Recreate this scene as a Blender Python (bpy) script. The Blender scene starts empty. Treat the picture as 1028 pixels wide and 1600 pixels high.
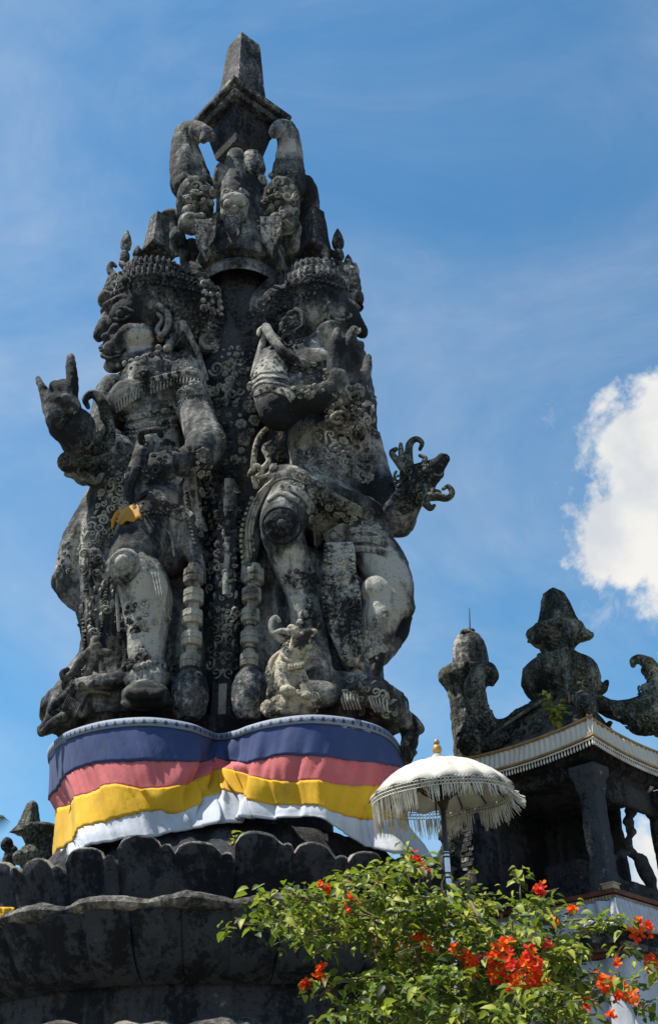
import bpy, math, random, os
import numpy as np
from mathutils import Vector, Matrix, noise
from mathutils.bvhtree import BVHTree

random.seed(7)
R = math.radians
sc = bpy.context.scene
COL = sc.collection

# ------------------------------------------------------------------ camera
FPX, CX, CY = 1723.0, 514.0, 800.0
PITCH, ROLL = R(32.5), R(1.2)
EYE = np.array((0.0, 0.0, 1.6))
fw = np.array((0, math.cos(PITCH), math.sin(PITCH)))
r0 = np.array((1.0, 0, 0))
v0 = np.array((0, -math.sin(PITCH), math.cos(PITCH)))
RT = r0 * math.cos(ROLL) - v0 * math.sin(ROLL)
UP = v0 * math.cos(ROLL) + r0 * math.sin(ROLL)
cam = bpy.data.cameras.new('camera')
cam.sensor_fit = 'VERTICAL'; cam.sensor_height = 36; cam.lens = 36 * FPX / 1600
cam.clip_end = 3000; cam.clip_start = 0.05
camo = bpy.data.objects.new('camera', cam); COL.objects.link(camo)
M = Matrix.Identity(4)
for i in range(3):
    M[i][0], M[i][1], M[i][2], M[i][3] = RT[i], UP[i], -fw[i], EYE[i]
camo.matrix_world = M
sc.camera = camo

# ------------------------------------------------------------------ light
SUN_EL, SUN_AZ = R(64), R(-97)          # azimuth from +Y (view direction) towards +X
sd = np.array((math.cos(SUN_EL) * math.sin(SUN_AZ), math.cos(SUN_EL) * math.cos(SUN_AZ), math.sin(SUN_EL)))
sun = bpy.data.lights.new('sun', 'SUN'); sun.energy = 5.0; sun.angle = R(0.53); sun.color = (1, .94, .84)
suno = bpy.data.objects.new('sun', sun); COL.objects.link(suno)
suno.rotation_euler = Vector(sd).to_track_quat('Z', 'Y').to_euler()
suno.location = (0, 0, 30)
sc.view_settings.view_transform = 'Standard'; sc.view_settings.look = 'None'
sc.view_settings.gamma = 1; sc.view_settings.use_curve_mapping = False
sc.view_settings.exposure = 0.72

def ray(px, py):
    return fw + RT * ((px - CX) / FPX) + UP * ((CY - py) / FPX)
def udir(px, py):
    d = ray(px, py); return d / np.linalg.norm(d)

def build_world():
    w = bpy.data.worlds.new('World'); sc.world = w; w.use_nodes = True
    nt = w.node_tree; N = nt.nodes; L = nt.links; N.clear()
    out = N.new('ShaderNodeOutputWorld'); bg = N.new('ShaderNodeBackground')
    sky = N.new('ShaderNodeTexSky'); sky.sky_type = 'NISHITA'; sky.sun_disc = False
    sky.sun_elevation = SUN_EL; sky.sun_rotation = SUN_AZ
    sky.air_density = 1.0; sky.dust_density = 0.15; sky.ozone_density = 2.0
    tc = N.new('ShaderNodeTexCoord')
    bg.inputs['Strength'].default_value = 0.10
    def math_(op, a, b=None, c=None, clamp=False):
        n = N.new('ShaderNodeMath'); n.operation = op; n.use_clamp = clamp
        for k, x in enumerate((a, b, c)):
            if x is None: continue
            if isinstance(x, (int, float)): n.inputs[k].default_value = x
            else: L.new(x, n.inputs[k])
        return n.outputs[0]
    def dot(vec):
        n = N.new('ShaderNodeVectorMath'); n.operation = 'DOT_PRODUCT'
        L.new(tc.outputs['Generated'], n.inputs[0]); n.inputs[1].default_value = tuple(vec)
        return n.outputs['Value']
    def noise_(scale, detail, rough, vec=None, dist=0.0):
        n = N.new('ShaderNodeTexNoise'); n.inputs['Scale'].default_value = scale
        n.inputs['Detail'].default_value = detail; n.inputs['Roughness'].default_value = rough
        n.inputs['Distortion'].default_value = dist
        L.new(vec or tc.outputs['Generated'], n.inputs['Vector']); return n.outputs['Fac']
    def smooth(x, lo, hi):
        n = N.new('ShaderNodeMapRange'); n.interpolation_type = 'SMOOTHSTEP'
        L.new(x, n.inputs['Value']); n.inputs['From Min'].default_value = lo; n.inputs['From Max'].default_value = hi
        return n.outputs['Result']
    n1 = noise_(9, 8, .62, dist=.25); n2 = noise_(26, 6, .6)
    nn = math_('ADD', math_('MULTIPLY', math_('SUBTRACT', n1, .5), 2.3), math_('MULTIPLY', math_('SUBTRACT', n2, .5), .9))
    masks = []
    # cumulus heaps as bumps on the sphere of directions: centre direction, half sizes (radians)
    for (px, py, a, b) in ((1085, 690, .105, .085), (1072, 820, .100, .065), (1190, 760, .16, .13), (1440, 900, .2, .13)):
        c = udir(px, py)
        e = np.cross(c, (0, 0, 1.0)); e /= np.linalg.norm(e); u = np.cross(e, c)
        x = math_('DIVIDE', dot(e), a); y = math_('DIVIDE', dot(u), b)
        r2 = math_('ADD', math_('POWER', x, 2.0), math_('POWER', y, 2.0))
        m = math_('SUBTRACT', 1.0, math_('SQRT', r2))
        front = math_('GREATER_THAN', dot(c), 0.3)
        masks.append(math_('SUBTRACT', math_('MULTIPLY', math_('ADD', m, 5), front), 5))
    mx = masks[0]
    for m in masks[1:]: mx = math_('MAXIMUM', mx, m)
    cum = smooth(math_('ADD', mx, math_('MULTIPLY', nn, .85)), .0, .34)
    # low bank of cumulus round the horizon
    z = dot((0, 0, 1))
    bank = smooth(math_('ADD', math_('MULTIPLY', math_('SUBTRACT', .275, z), 6.0), nn), .1, .55)
    # thin cirrus veils
    mp = N.new('ShaderNodeMapping'); mp.inputs['Scale'].default_value = (1.0, 1.3, 1.6); mp.inputs['Rotation'].default_value = (.3, .5, .4)
    L.new(tc.outputs['Generated'], mp.inputs['Vector'])
    cir = math_('MULTIPLY', smooth(noise_(2.4, 7, .6, mp.outputs['Vector'], .6), .28, .9), .42)
    wm = None
    for (px, py, a, b) in ((862, 648, .016, .034), (888, 735, .028, .022), (985, 945, .06, .03), (905, 860, .03, .03)):
        c = udir(px, py); e = np.cross(c, (0, 0, 1.0)); e /= np.linalg.norm(e); u = np.cross(e, c)
        x = math_('DIVIDE', dot(e), a); y = math_('DIVIDE', dot(u), b)
        m = math_('SUBTRACT', 1.0, math_('SQRT', math_('ADD', math_('POWER', x, 2.0), math_('POWER', y, 2.0))))
        m = math_('SUBTRACT', math_('MULTIPLY', math_('ADD', m, 5), math_('GREATER_THAN', dot(c), 0.3)), 5)
        wm = m if wm is None else math_('MAXIMUM', wm, m)
    wisp = math_('MULTIPLY', smooth(math_('ADD', wm, math_('MULTIPLY', math_('SUBTRACT', noise_(34, 7, .65, dist=.6), .5), 4.0)), .1, 1.9), .38)
    cum = math_('MAXIMUM', cum, wisp)
    tot = math_('MAXIMUM', math_('MAXIMUM', cum, math_('MULTIPLY', bank, .95)), cir)
    shade = noise_(7, 5, .55)
    cc = N.new('ShaderNodeMix'); cc.data_type = 'RGBA'
    cc.inputs['A'].default_value = (3.9, 4.15, 4.5, 1); cc.inputs['B'].default_value = (5.6, 5.5, 5.25, 1)
    L.new(smooth(shade, .35, .6), cc.inputs['Factor'])
    tint = N.new('ShaderNodeMix'); tint.data_type = 'RGBA'; tint.blend_type = 'MULTIPLY'; tint.inputs['Factor'].default_value = 1
    tint.inputs['B'].default_value = SKY_TINT
    L.new(sky.outputs['Color'], tint.inputs['A'])
    mix = N.new('ShaderNodeMix'); mix.data_type = 'RGBA'
    L.new(tot, mix.inputs['Factor']); L.new(tint.outputs['Result'], mix.inputs['A']); L.new(cc.outputs['Result'], mix.inputs['B'])
    L.new(mix.outputs['Result'], bg.inputs['Color']); L.new(bg.outputs['Background'], out.inputs['Surface'])
SKY_TINT = (.56, .99, 1.07, 1)
build_world()

# ------------------------------------------------------------------ geometry helpers
def P(px, py, Y):
    """point on the sight line of a photo pixel at ground distance Y from the viewpoint (metres)"""
    d = ray(px, py); return EYE + d * (Y / d[1])
def zat(px, py, Y): return P(px, py, Y)[2]
def mpp(p):
    return float(np.dot(np.asarray(p) - EYE, fw)) / FPX        # metres per photo pixel at p
def nrm(v):
    v = np.asarray(v, float); l = np.linalg.norm(v); return v / l if l > 1e-9 else np.array((0, 0, 1.0))

def unit_sphere(nu, nv):
    v = [(0, 0, 1)]
    for j in range(1, nv):
        t = math.pi * j / nv
        for i in range(nu):
            a = 2 * math.pi * i / nu
            v.append((math.sin(t) * math.cos(a), math.sin(t) * math.sin(a), math.cos(t)))
    v.append((0, 0, -1)); f = []
    for i in range(nu): f.append((0, 1 + i, 1 + (i + 1) % nu))
    for j in range(nv - 2):
        for i in range(nu):
            a = 1 + j * nu + i; b = 1 + j * nu + (i + 1) % nu
            f.append((a, a + nu, b + nu, b))
    o = 1 + (nv - 2) * nu; last = len(v) - 1
    for i in range(nu): f.append((o + i, last, o + (i + 1) % nu))
    return np.array(v, float), f
SPH = {}
def sphere_t(nu, nv):
    if (nu, nv) not in SPH: SPH[(nu, nv)] = unit_sphere(nu, nv)
    return SPH[(nu, nv)]

def catmull(pts, k):
    pts = [np.asarray(p, float) for p in pts]
    if len(pts) < 3:
        return [pts[0] + (pts[-1] - pts[0]) * t / k for t in range(k + 1)]
    out = []
    for i in range(len(pts) - 1):
        p0 = pts[i - 1] if i else 2 * pts[0] - pts[1]
        p1, p2 = pts[i], pts[i + 1]
        p3 = pts[i + 2] if i + 2 < len(pts) else 2 * pts[-1] - pts[-2]
        for j in range(k):
            t = j / k
            out.append(.5 * (2 * p1 + (p2 - p0) * t + (2 * p0 - 5 * p1 + 4 * p2 - p3) * t * t + (3 * p1 - p0 - 3 * p2 + p3) * t ** 3))
    out.append(pts[-1]); return out

class MB:
    def __init__(s): s.v = []; s.f = []; s.n = 0; s.mi = []
    def add(s, v, f, mi=0):
        v = np.asarray(v, float).reshape(-1, 3); n = s.n
        s.v.append(v); s.f += [tuple(i + n for i in q) for q in f]; s.mi += [mi] * len(f); s.n += len(v)
    def ell(s, c, ax, nu=12, nv=8, mi=0):
        t, f = sphere_t(nu, nv); s.add(t @ np.asarray(ax, float) + np.asarray(c, float), f, mi)
    def ball(s, c, r, nu=10, nv=7, mi=0): s.ell(c, np.eye(3) * r, nu, nv, mi)
    def tube(s, pts, rad, n=8, flat=1.0, ref=None, rnd=True, mi=0):
        pts = [np.asarray(p, float) for p in pts]; m = len(pts)
        if np.isscalar(rad): rad = [rad] * m
        T = [nrm(pts[min(i + 1, m - 1)] - pts[max(i - 1, 0)]) for i in range(m)]
        a = np.asarray(ref, float) if ref is not None else (np.array((0, 0, 1.0)) if abs(T[0][2]) < .9 else np.array((1.0, 0, 0)))
        rings = []
        for i in range(m):
            a = a - T[i] * np.dot(a, T[i]); a = nrm(a); b = np.cross(T[i], a)
            rings.append((pts[i], a, b, rad[i], T[i]))
        if rnd:
            p, a_, b_, r, t = rings[0]; q = [(p - t * r * math.sin(k), a_, b_, r * math.cos(k), t) for k in (1.25, .7)]
            p, a2, b2, r2, t2 = rings[-1]; e = [(p + t2 * r2 * math.sin(k), a2, b2, r2 * math.cos(k), t2) for k in (.7, 1.25)]
            rings = q + rings + e
        v = []
        for (p, a_, b_, r, t) in rings:
            for k in range(n):
                g = 2 * math.pi * k / n
                v.append(p + a_ * (r * math.cos(g) * flat) + b_ * (r * math.sin(g)))
        f = []
        for i in range(len(rings) - 1):
            for k in range(n):
                a0 = i * n + k; b0 = i * n + (k + 1) % n
                f.append((a0, b0, b0 + n, a0 + n))
        f.append(tuple(range(n - 1, -1, -1))); o = (len(rings) - 1) * n; f.append(tuple(range(o, o + n)))
        s.add(v, f, mi)
    def box(s, c, hx, hy, hz, mi=0, taper=1.0):
        c = np.asarray(c, float); hx, hy, hz = (np.asarray(h, float) for h in (hx, hy, hz))
        v = [c + hx * a * (taper if d > 0 else 1) + hy * b * (taper if d > 0 else 1) + hz * d for d in (-1, 1) for (a, b) in ((-1, -1), (1, -1), (1, 1), (-1, 1))]
        s.add(v, [(0, 3, 2, 1), (4, 5, 6, 7), (0, 1, 5, 4), (1, 2, 6, 5), (2, 3, 7, 6), (3, 0, 4, 7)], mi)
    def lathe(s, c, prof, n=24, rot=0.0, mi=0, wob=0.0, sx=1.0, sy=1.0):
        v = []; cx, cy = c[0], c[1]
        for (r, z) in prof:
            for k in range(n):
                g = rot + 2 * math.pi * k / n
                rr = r * (1 + wob * (noise.noise((math.cos(g) * 2, math.sin(g) * 2, z * 3)) if wob else 0))
                v.append((cx + rr * sx * math.cos(g), cy + rr * sy * math.sin(g), z))
        f = []
        for i in range(len(prof) - 1):
            for k in range(n):
                a = i * n + k; b = i * n + (k + 1) % n; f.append((a, b, b + n, a + n))
        if prof[0][1] > prof[-1][1]: f = [q[::-1] for q in f]; lo, hi = len(prof) - 1, 0
        else: lo, hi = 0, len(prof) - 1
        f.append(tuple(lo * n + k for k in range(n - 1, -1, -1))); f.append(tuple(hi * n + k for k in range(n)))
        s.add(v, f, mi)
    def slab(s, poly, nvec, th, mi=0):
        """closed 3-D polygon (list of points) thickened by th along nvec"""
        poly = [np.asarray(p, float) for p in poly]; nvec = nrm(nvec); m = len(poly)
        v = [p + nvec * th / 2 for p in poly] + [p - nvec * th / 2 for p in poly]
        f = [tuple(range(m)), tuple(range(2 * m - 1, m - 1, -1))] + [(i, i + m, (i + 1) % m + m, (i + 1) % m) for i in range(m)]
        s.add(v, f, mi)
    def verts(s): return np.concatenate(s.v) if s.v else np.zeros((0, 3))
    def mesh(s, name, mats, smooth=True, sharp=None):
        me = bpy.data.meshes.new(name); me.from_pydata(s.verts().tolist(), [], s.f)
        for m in (mats if isinstance(mats, (list, tuple)) else [mats]): me.materials.append(m)
        me.polygons.foreach_set('material_index', np.array(s.mi, dtype=np.int32))
        me.polygons.foreach_set('use_smooth', np.full(len(me.polygons), smooth)); me.update()
        if smooth and sharp: me.set_sharp_from_angle(angle=R(sharp))
        return me
    def build(s, name, mats, parent=None, smooth=True, sharp=40, **kw):
        return link(name, s.mesh(name, mats, smooth, sharp), parent, **kw)

def link(name, me, parent=None, label=None, cat=None, group=None, kind=None):
    o = bpy.data.objects.new(name, me); COL.objects.link(o)
    if parent is not None:
        o.parent = parent
        root = parent
        off = Vector((0, 0, 0)) if parent.type == 'MESH' else Vector(parent.location)
        o.matrix_parent_inverse = Matrix.Translation(-off)
    if label: o['label'] = label
    if cat: o['category'] = cat
    if group: o['group'] = group
    if kind: o['kind'] = kind
    return o
def thing(name, label, cat, loc, group=None):
    o = bpy.data.objects.new(name, None); COL.objects.link(o); o.location = Vector([float(x) for x in loc])
    o.empty_display_size = .2
    o['label'] = label; o['category'] = cat
    if group: o['group'] = group
    return o

# ------------------------------------------------------------------ sight line drop on already carved surfaces
SURF_V = []; SURF_F = []; SN = [0]; BV = [None]
def surf_add(me):
    n = len(me.vertices); co = np.empty(n * 3); me.vertices.foreach_get('co', co)
    SURF_V.extend(map(tuple, co.reshape(-1, 3).tolist())); o = SN[0]
    SURF_F.extend([tuple(i + o for i in p.vertices) for p in me.polygons]); SN[0] += n
def surf_ready(): BV[0] = BVHTree.FromPolygons(SURF_V, SURF_F)
def hit(px, py, Yd=9.2):
    d = Vector(udir(px, py)); h = BV[0].ray_cast(Vector(EYE), d)
    if h[0] is None: return P(px, py, Yd), nrm(-np.array(d)), False
    n = np.array(h[1])
    if np.dot(n, d) > 0: n = -n
    return np.array(h[0]), nrm(n * .75 - np.array(d) * .25), True
def frame(n):
    u = np.array((0, 0, 1.0)); u = u - n * np.dot(u, n)
    if np.linalg.norm(u) < .2: u = UP - n * np.dot(UP, n)
    u = nrm(u); return np.cross(u, n), u
# ------------------------------------------------------------------ materials
class NT:
    def __init__(s, name):
        s.m = bpy.data.materials.new(name); s.m.use_nodes = True
        s.t = s.m.node_tree; s.N = s.t.nodes; s.L = s.t.links
        s.b = s.N['Principled BSDF']; s.tc = s.N.new('ShaderNodeTexCoord')
        g = s.N.new('ShaderNodeNewGeometry'); s.pos = g.outputs['Position']; s.nor = g.outputs['Normal']
    def set(s, inp, x):
        if isinstance(x, bpy.types.NodeSocket): s.L.new(x, inp)
        else: inp.default_value = x
    def n(s, typ, **kw):
        return s.N.new(typ)
    def mapping(s, scale=(1, 1, 1), src=None):
        m = s.N.new('ShaderNodeMapping'); m.inputs['Scale'].default_value = scale
        s.L.new(src or s.pos, m.inputs['Vector']); return m.outputs['Vector']
    def noise(s, scale, detail=5, rough=.6, vec=None, dist=0.0):
        n = s.N.new('ShaderNodeTexNoise'); n.inputs['Scale'].default_value = scale; n.inputs['Detail'].default_value = detail
        n.inputs['Roughness'].default_value = rough; n.inputs['Distortion'].default_value = dist
        s.L.new(vec or s.pos, n.inputs['Vector']); return n.outputs['Fac']
    def vor(s, scale, feature='F1', vec=None, out='Distance'):
        n = s.N.new('ShaderNodeTexVoronoi'); n.feature = feature; n.inputs['Scale'].default_value = scale
        s.L.new(vec or s.pos, n.inputs['Vector']); return n.outputs[out]
    def math(s, op, a, b=0.0, clamp=False):
        n = s.N.new('ShaderNodeMath'); n.operation = op; n.use_clamp = clamp
        s.set(n.inputs[0], a); s.set(n.inputs[1], b); return n.outputs[0]
    def sm(s, x, lo, hi):
        n = s.N.new('ShaderNodeMapRange'); n.interpolation_type = 'SMOOTHSTEP'; s.set(n.inputs['Value'], x)
        n.inputs['From Min'].default_value = lo; n.inputs['From Max'].default_value = hi; return n.outputs['Result']
    def mix(s, f, a, b, blend='MIX'):
        n = s.N.new('ShaderNodeMix'); n.data_type = 'RGBA'; n.blend_type = blend
        s.set(n.inputs['Factor'], f)
        for k, x in (('A', a), ('B', b)):
            if isinstance(x, bpy.types.NodeSocket): s.L.new(x, n.inputs[k])
            else: n.inputs[k].default_value = (*x, 1) if len(x) == 3 else x
        return n.outputs['Result']
    def attr(s, name):
        n = s.N.new('ShaderNodeAttribute'); n.attribute_name = name; return n.outputs['Fac']
    def rnd(s):
        n = s.N.new('ShaderNodeObjectInfo'); return n.outputs['Random']
    def bump(s, h, strength=.4, dist=.02, prev=None):
        n = s.N.new('ShaderNodeBump'); n.inputs['Strength'].default_value = strength; n.inputs['Distance'].default_value = dist
        s.L.new(h, n.inputs['Height'])
        if prev is not None: s.L.new(prev, n.inputs['Normal'])
        return n.outputs['Normal']
    def done(s, col=None, rough=.85, nor=None, spec=.3, **kw):
        if col is not None: s.set(s.b.inputs['Base Color'], col if isinstance(col, bpy.types.NodeSocket) else (*col, 1))
        s.set(s.b.inputs['Roughness'], rough); s.b.inputs['Specular IOR Level'].default_value = spec
        if nor is not None: s.L.new(nor, s.b.inputs['Normal'])
        for k, x in kw.items(): s.set(s.b.inputs[k.replace('_', ' ')], x)
        return s.m

def stone(name, pale=.5, dark=(.022, .023, .025), mid=(.105, .104, .10), light=(.34, .315, .265), moss=.0, scale=1.0, bumps=1.0, carve=0.0, fleck=.45, drip=1.3, speck=1.5, soft=0.0):
    t = NT(name)
    big = t.noise(1.7 * scale, 6, .62, dist=.3)
    streak = t.noise(4.2 * scale, 6, .65, t.mapping((1, 1, .22)))
    fine = t.noise(22 * scale, 5, .7)
    wear_and_light = t.math('MULTIPLY', t.attr('wear_and_light'), .85)
    pv = t.math('ADD', t.math('ADD', t.math('MULTIPLY', t.math('SUBTRACT', big, .5), 1.5), t.math('MULTIPLY', t.math('SUBTRACT', streak, .5), drip)), wear_and_light)
    pv = t.math('ADD', pv, t.math('MULTIPLY', t.math('SUBTRACT', fine, .5), speck))
    c = t.mix(t.sm(pv, -.20 - soft, .10 + soft), dark, mid)
    c = t.mix(t.sm(pv, .50 - pale * .8 - soft, .86 - pale * .8 + soft), c, light)
    # rain blackened crust on whatever faces the sky
    nz = t.N.new('ShaderNodeSeparateXYZ'); t.L.new(t.nor, nz.inputs[0])
    crust = t.math('MULTIPLY', t.sm(nz.outputs['Z'], .1, .85), t.sm(t.noise(5 * scale, 5, .65), .38, .62))
    c = t.mix(t.math('MULTIPLY', crust, .55), c, dark)
    runs = t.sm(t.noise(10 * scale, 4, .6, t.mapping((1, 1, .09))), .55, .66); c = t.mix(t.math('MULTIPLY', runs, .5), c, dark)
    # lichen flecks
    fl = t.sm(t.noise(38 * scale, 3, .6), .62, .72)
    c = t.mix(t.math('MULTIPLY', fl, fleck), c, (.30, .30, .27))
    sp = t.sm(t.noise(55 * scale, 2, .5), .6, .7)
    c = t.mix(t.math('MULTIPLY', sp, .6), c, dark)
    if moss:
        mo = t.math('MULTIPLY', t.sm(t.noise(3.1 * scale, 6, .65), .5, .62), moss)
        c = t.mix(mo, c, (.10, .115, .045))
    tc2 = t.noise(2.7, 4, .6); c = t.mix(t.math('MULTIPLY', t.sm(tc2, .55, .8), .35), c, (.15, .115, .075))
    h = t.math('ADD', t.math('MULTIPLY', t.noise(14 * scale, 8, .7), 1.0), t.math('MULTIPLY', t.noise(60 * scale, 4, .6), .35))
    nor = t.bump(h, .75 * bumps, .04)
    if carve:
        vv = t.vor(16, 'SMOOTH_F1'); nor = t.bump(vv, carve, .05, nor)
    return t.done(c, .9, nor, .2)

def cloth(name, col, col2=None, rough=.8, weave=220, sheen=.06, trans=.0):
    t = NT(name)
    v = t.noise(3.0, 5, .6); c = t.mix(t.sm(v, .3, .7), col, col2 or tuple(x * .8 for x in col))
    dirt = t.sm(t.noise(7, 6, .65), .5, .8); c = t.mix(t.math('MULTIPLY', dirt, .3), c, (.12, .11, .10))
    nor = t.bump(t.noise(weave, 2, .5), .12, .004)
    nor = t.bump(t.noise(9, 6, .65, t.mapping((1, 1, .45))), .22, .04, nor)
    return t.done(c, rough, nor, .25, Sheen_Weight=sheen)

MT = {}
MT['stone'] = stone('weathered_stone', .50, dark=(.014, .015, .017), mid=(.088, .090, .092), light=(.44, .42, .365))
MT['pale'] = stone('pale_stone', .76, dark=(.02, .021, .022), mid=(.13, .13, .125), light=(.46, .435, .37))
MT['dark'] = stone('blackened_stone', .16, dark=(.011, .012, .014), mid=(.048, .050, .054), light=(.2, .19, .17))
MT['carved'] = stone('carved_stone', .34, dark=(.012, .013, .014), mid=(.07, .071, .07), light=(.36, .345, .30), carve=.8)
MT['mossy'] = stone('mossy_stone', .62, moss=.4, dark=(.016, .017, .016), mid=(.10, .105, .092), light=(.36, .365, .29), scale=1.7, bumps=1.7)
MT['lotus'] = stone('lotus_stone', .1, dark=(.012, .013, .016), mid=(.050, .054, .062), light=(.28, .285, .29), scale=.8, fleck=.08, drip=2.4)
MT['skin'] = stone('statue_stone', .52, dark=(.016, .017, .019), mid=(.10, .102, .102), light=(.44, .42, .365), speck=.85, soft=.07, fleck=.2, drip=1.7)
MT['relief'] = stone('lit_relief_stone', .85, speck=.8, soft=.1, fleck=.2, dark=(.018, .018, .019), mid=(.13, .13, .126), light=(.45, .43, .37), scale=1.3)  # paler than the ground stone: highlights on raised carving put into the colour
MT['rim'] = stone('rim_stone', .55, mid=(.12, .11, .098), light=(.33, .30, .25))
MT['roof'] = stone('roof_stone', .5, mid=(.12, .10, .08), light=(.24, .20, .15), moss=.3)
MT['sand'] = stone('sand_stone', 1.0, dark=(.035, .033, .03), mid=(.24, .21, .165), light=(.46, .41, .31))
MT['blue'] = cloth('navy_cloth', (.025, .044, .128), (.034, .058, .16))
MT['pink'] = cloth('pink_cloth', (.52, .135, .14), (.45, .10, .105))
MT['yellow'] = cloth('yellow_cloth', (.64, .37, .014), (.56, .32, .012))
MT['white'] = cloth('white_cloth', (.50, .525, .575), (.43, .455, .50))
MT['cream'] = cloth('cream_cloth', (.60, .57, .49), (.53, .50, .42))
def plain(name, col, rough=.6, spec=.4, var=.15, **kw):
    t = NT(name); v = t.noise(12, 4, .6); c = t.mix(t.sm(v, .3, .7), col, tuple(x * (1 - var) for x in col))
    return t.done(c, rough, t.bump(t.noise(40, 4, .6), .15, .01), spec, **kw)
MT['gold'] = plain('gilded_wood', (.42, .25, .07), .45, .5, .4)
MT['goldtrim'] = plain('gold_braid', (.40, .24, .085), .6, .4, .4)
MT['redtrim'] = plain('red_brown_board', (.16, .055, .03), .7, .3, .5)
MT['dentil'] = plain('painted_dentil', (.42, .33, .24), .7, .3, .3)
MT['black'] = plain('dark_pole_paint', (.012, .010, .014), .35, .5)
MT['silver'] = plain('polished_sleeve', (.62, .64, .68), .25, .6, .1, Metallic=.9)
MT['thread'] = plain('white_tassel_thread', (.74, .70, .60), .9, .2, .3)
MT['rib'] = plain('dark_umbrella_rib', (.05, .032, .022), .6, .3)
MT['bark'] = plain('bark', (.24, .19, .12), .9, .2, .5)
MT['palm'] = plain('palm_green', (.035, .06, .022), .5, .3, .4)
MT['wire'] = plain('dark_iron', (.03, .03, .032), .6, .4)
def trim_mat():
    t = NT('patterned_trim')
    uv = t.N.new('ShaderNodeUVMap'); uv.uv_map = 'UVMap'
    s = t.N.new('ShaderNodeSeparateXYZ'); t.L.new(uv.outputs['UV'], s.inputs[0])
    u = t.math('FRACT', s.outputs['X']); v = s.outputs['Y']
    du = t.math('ABSOLUTE', t.math('SUBTRACT', u, .5)); dv = t.math('ABSOLUTE', t.math('SUBTRACT', v, .5))
    r = t.math('SQRT', t.math('ADD', t.math('POWER', t.math('MULTIPLY', du, 1.6), 2.0), t.math('POWER', dv, 2.0)))
    an = t.math('ARCTAN2', t.math('SUBTRACT', v, .5), t.math('MULTIPLY', t.math('SUBTRACT', u, .5), 1.6))
    pet = t.math('MULTIPLY', t.math('COSINE', t.math('MULTIPLY', an, 6.0)), .07)
    fl = t.sm(t.math('SUBTRACT', t.math('ADD', r, pet), .28), .03, -.03)
    link_ = t.sm(t.math('ABSOLUTE', t.math('SUBTRACT', t.math('ADD', t.math('MULTIPLY', t.math('COSINE', t.math('MULTIPLY', u, 12.566)), .16), .5), v)), .07, .03)
    edge = t.sm(dv, .36, .38)
    ed2 = t.math('MULTIPLY', edge, t.sm(dv, .47, .45))
    m = t.math('MAXIMUM', t.math('MULTIPLY', t.math('MAXIMUM', fl, t.math('MULTIPLY', link_, .8)), t.math('SUBTRACT', 1.0, edge)), 0.0)
    c = t.mix(m, (.17, .21, .28), (.022, .028, .06))
    c = t.mix(t.math('MULTIPLY', ed2, .7), c, (.24, .28, .33))
    return t.done(c, .7, t.bump(t.noise(200, 2), .15, .004), .3)
MT['trim'] = trim_mat()
def leaf_mat(name, col, col2):
    t = NT(name); c = t.mix(t.sm(t.noise(9, 3), .35, .65), col, col2)
    c = t.mix(t.math('MULTIPLY', t.rnd(), .35), c, tuple(x * .6 for x in col))
    m = t.done(c, .5, None, .3)
    tr = t.N.new('ShaderNodeBsdfTranslucent'); t.L.new(t.mix(.5, c, (.30, .42, .03)), tr.inputs['Color'])
    mx = t.N.new('ShaderNodeMixShader'); mx.inputs[0].default_value = .32
    t.L.new(t.b.outputs[0], mx.inputs[1]); t.L.new(tr.outputs[0], mx.inputs[2])
    t.L.new(mx.outputs[0], t.N['Material Output'].inputs['Surface']); return m
MT['leaf_a'] = leaf_mat('leaf_mid_green', (.125, .185, .022), (.085, .14, .02))
MT['leaf_b'] = leaf_mat('leaf_yellow_green', (.36, .37, .05), (.25, .30, .04))
MT['leaf_d'] = leaf_mat('leaf_dry', (.24, .15, .05), (.16, .09, .035))
MT['bead'] = stone('bead_stone', .95, dark=(.03, .03, .03), mid=(.17, .165, .15), light=(.38, .36, .30), speck=.4, soft=.1, fleck=.15)
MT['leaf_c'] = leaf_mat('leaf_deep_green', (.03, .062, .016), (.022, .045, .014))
def petal_mat(name, col, col2):
    t = NT(name); c = t.mix(t.sm(t.noise(14, 3), .3, .7), col, col2); m = t.done(c, .6, None, .2)
    tr = t.N.new('ShaderNodeBsdfTranslucent'); t.L.new(c, tr.inputs['Color'])
    mx = t.N.new('ShaderNodeMixShader'); mx.inputs[0].default_value = .4
    t.L.new(t.b.outputs[0], mx.inputs[1]); t.L.new(tr.outputs[0], mx.inputs[2])
    t.L.new(mx.outputs[0], t.N['Material Output'].inputs['Surface']); return m
MT['red'] = petal_mat('red_bract', (.82, .09, .012), (.76, .055, .02))
MT['orange'] = petal_mat('orange_bract', (.9, .22, .012), (.85, .14, .012))
MT['rose'] = petal_mat('rose_bract', (.72, .06, .07), (.7, .04, .04))
def ground_mat():
    t = NT('paving_ground'); b = t.N.new('ShaderNodeTexBrick'); t.L.new(t.mapping((1.6, 1.6, 1)), b.inputs['Vector'])
    b.inputs['Color1'].default_value = (.17, .165, .15, 1); b.inputs['Color2'].default_value = (.13, .125, .115, 1); b.inputs['Mortar'].default_value = (.06, .06, .05, 1)
    c = t.mix(t.sm(t.noise(.8, 6), .4, .7), b.outputs['Color'], (.09, .10, .06))
    return t.done(c, .9, t.bump(t.noise(20, 6), .3, .02), .2)
MT['ground'] = ground_mat()
# ------------------------------------------------------------------ ground
g = MB(); g.add([(-600, -600, 0), (600, -600, 0), (600, 600, 0), (-600, 600, 0)], [(0, 1, 2, 3)])
g.build('ground', MT['ground'], kind='structure', smooth=False)

AX, AY = -1.0, 10.0                       # axis of the monument

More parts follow.
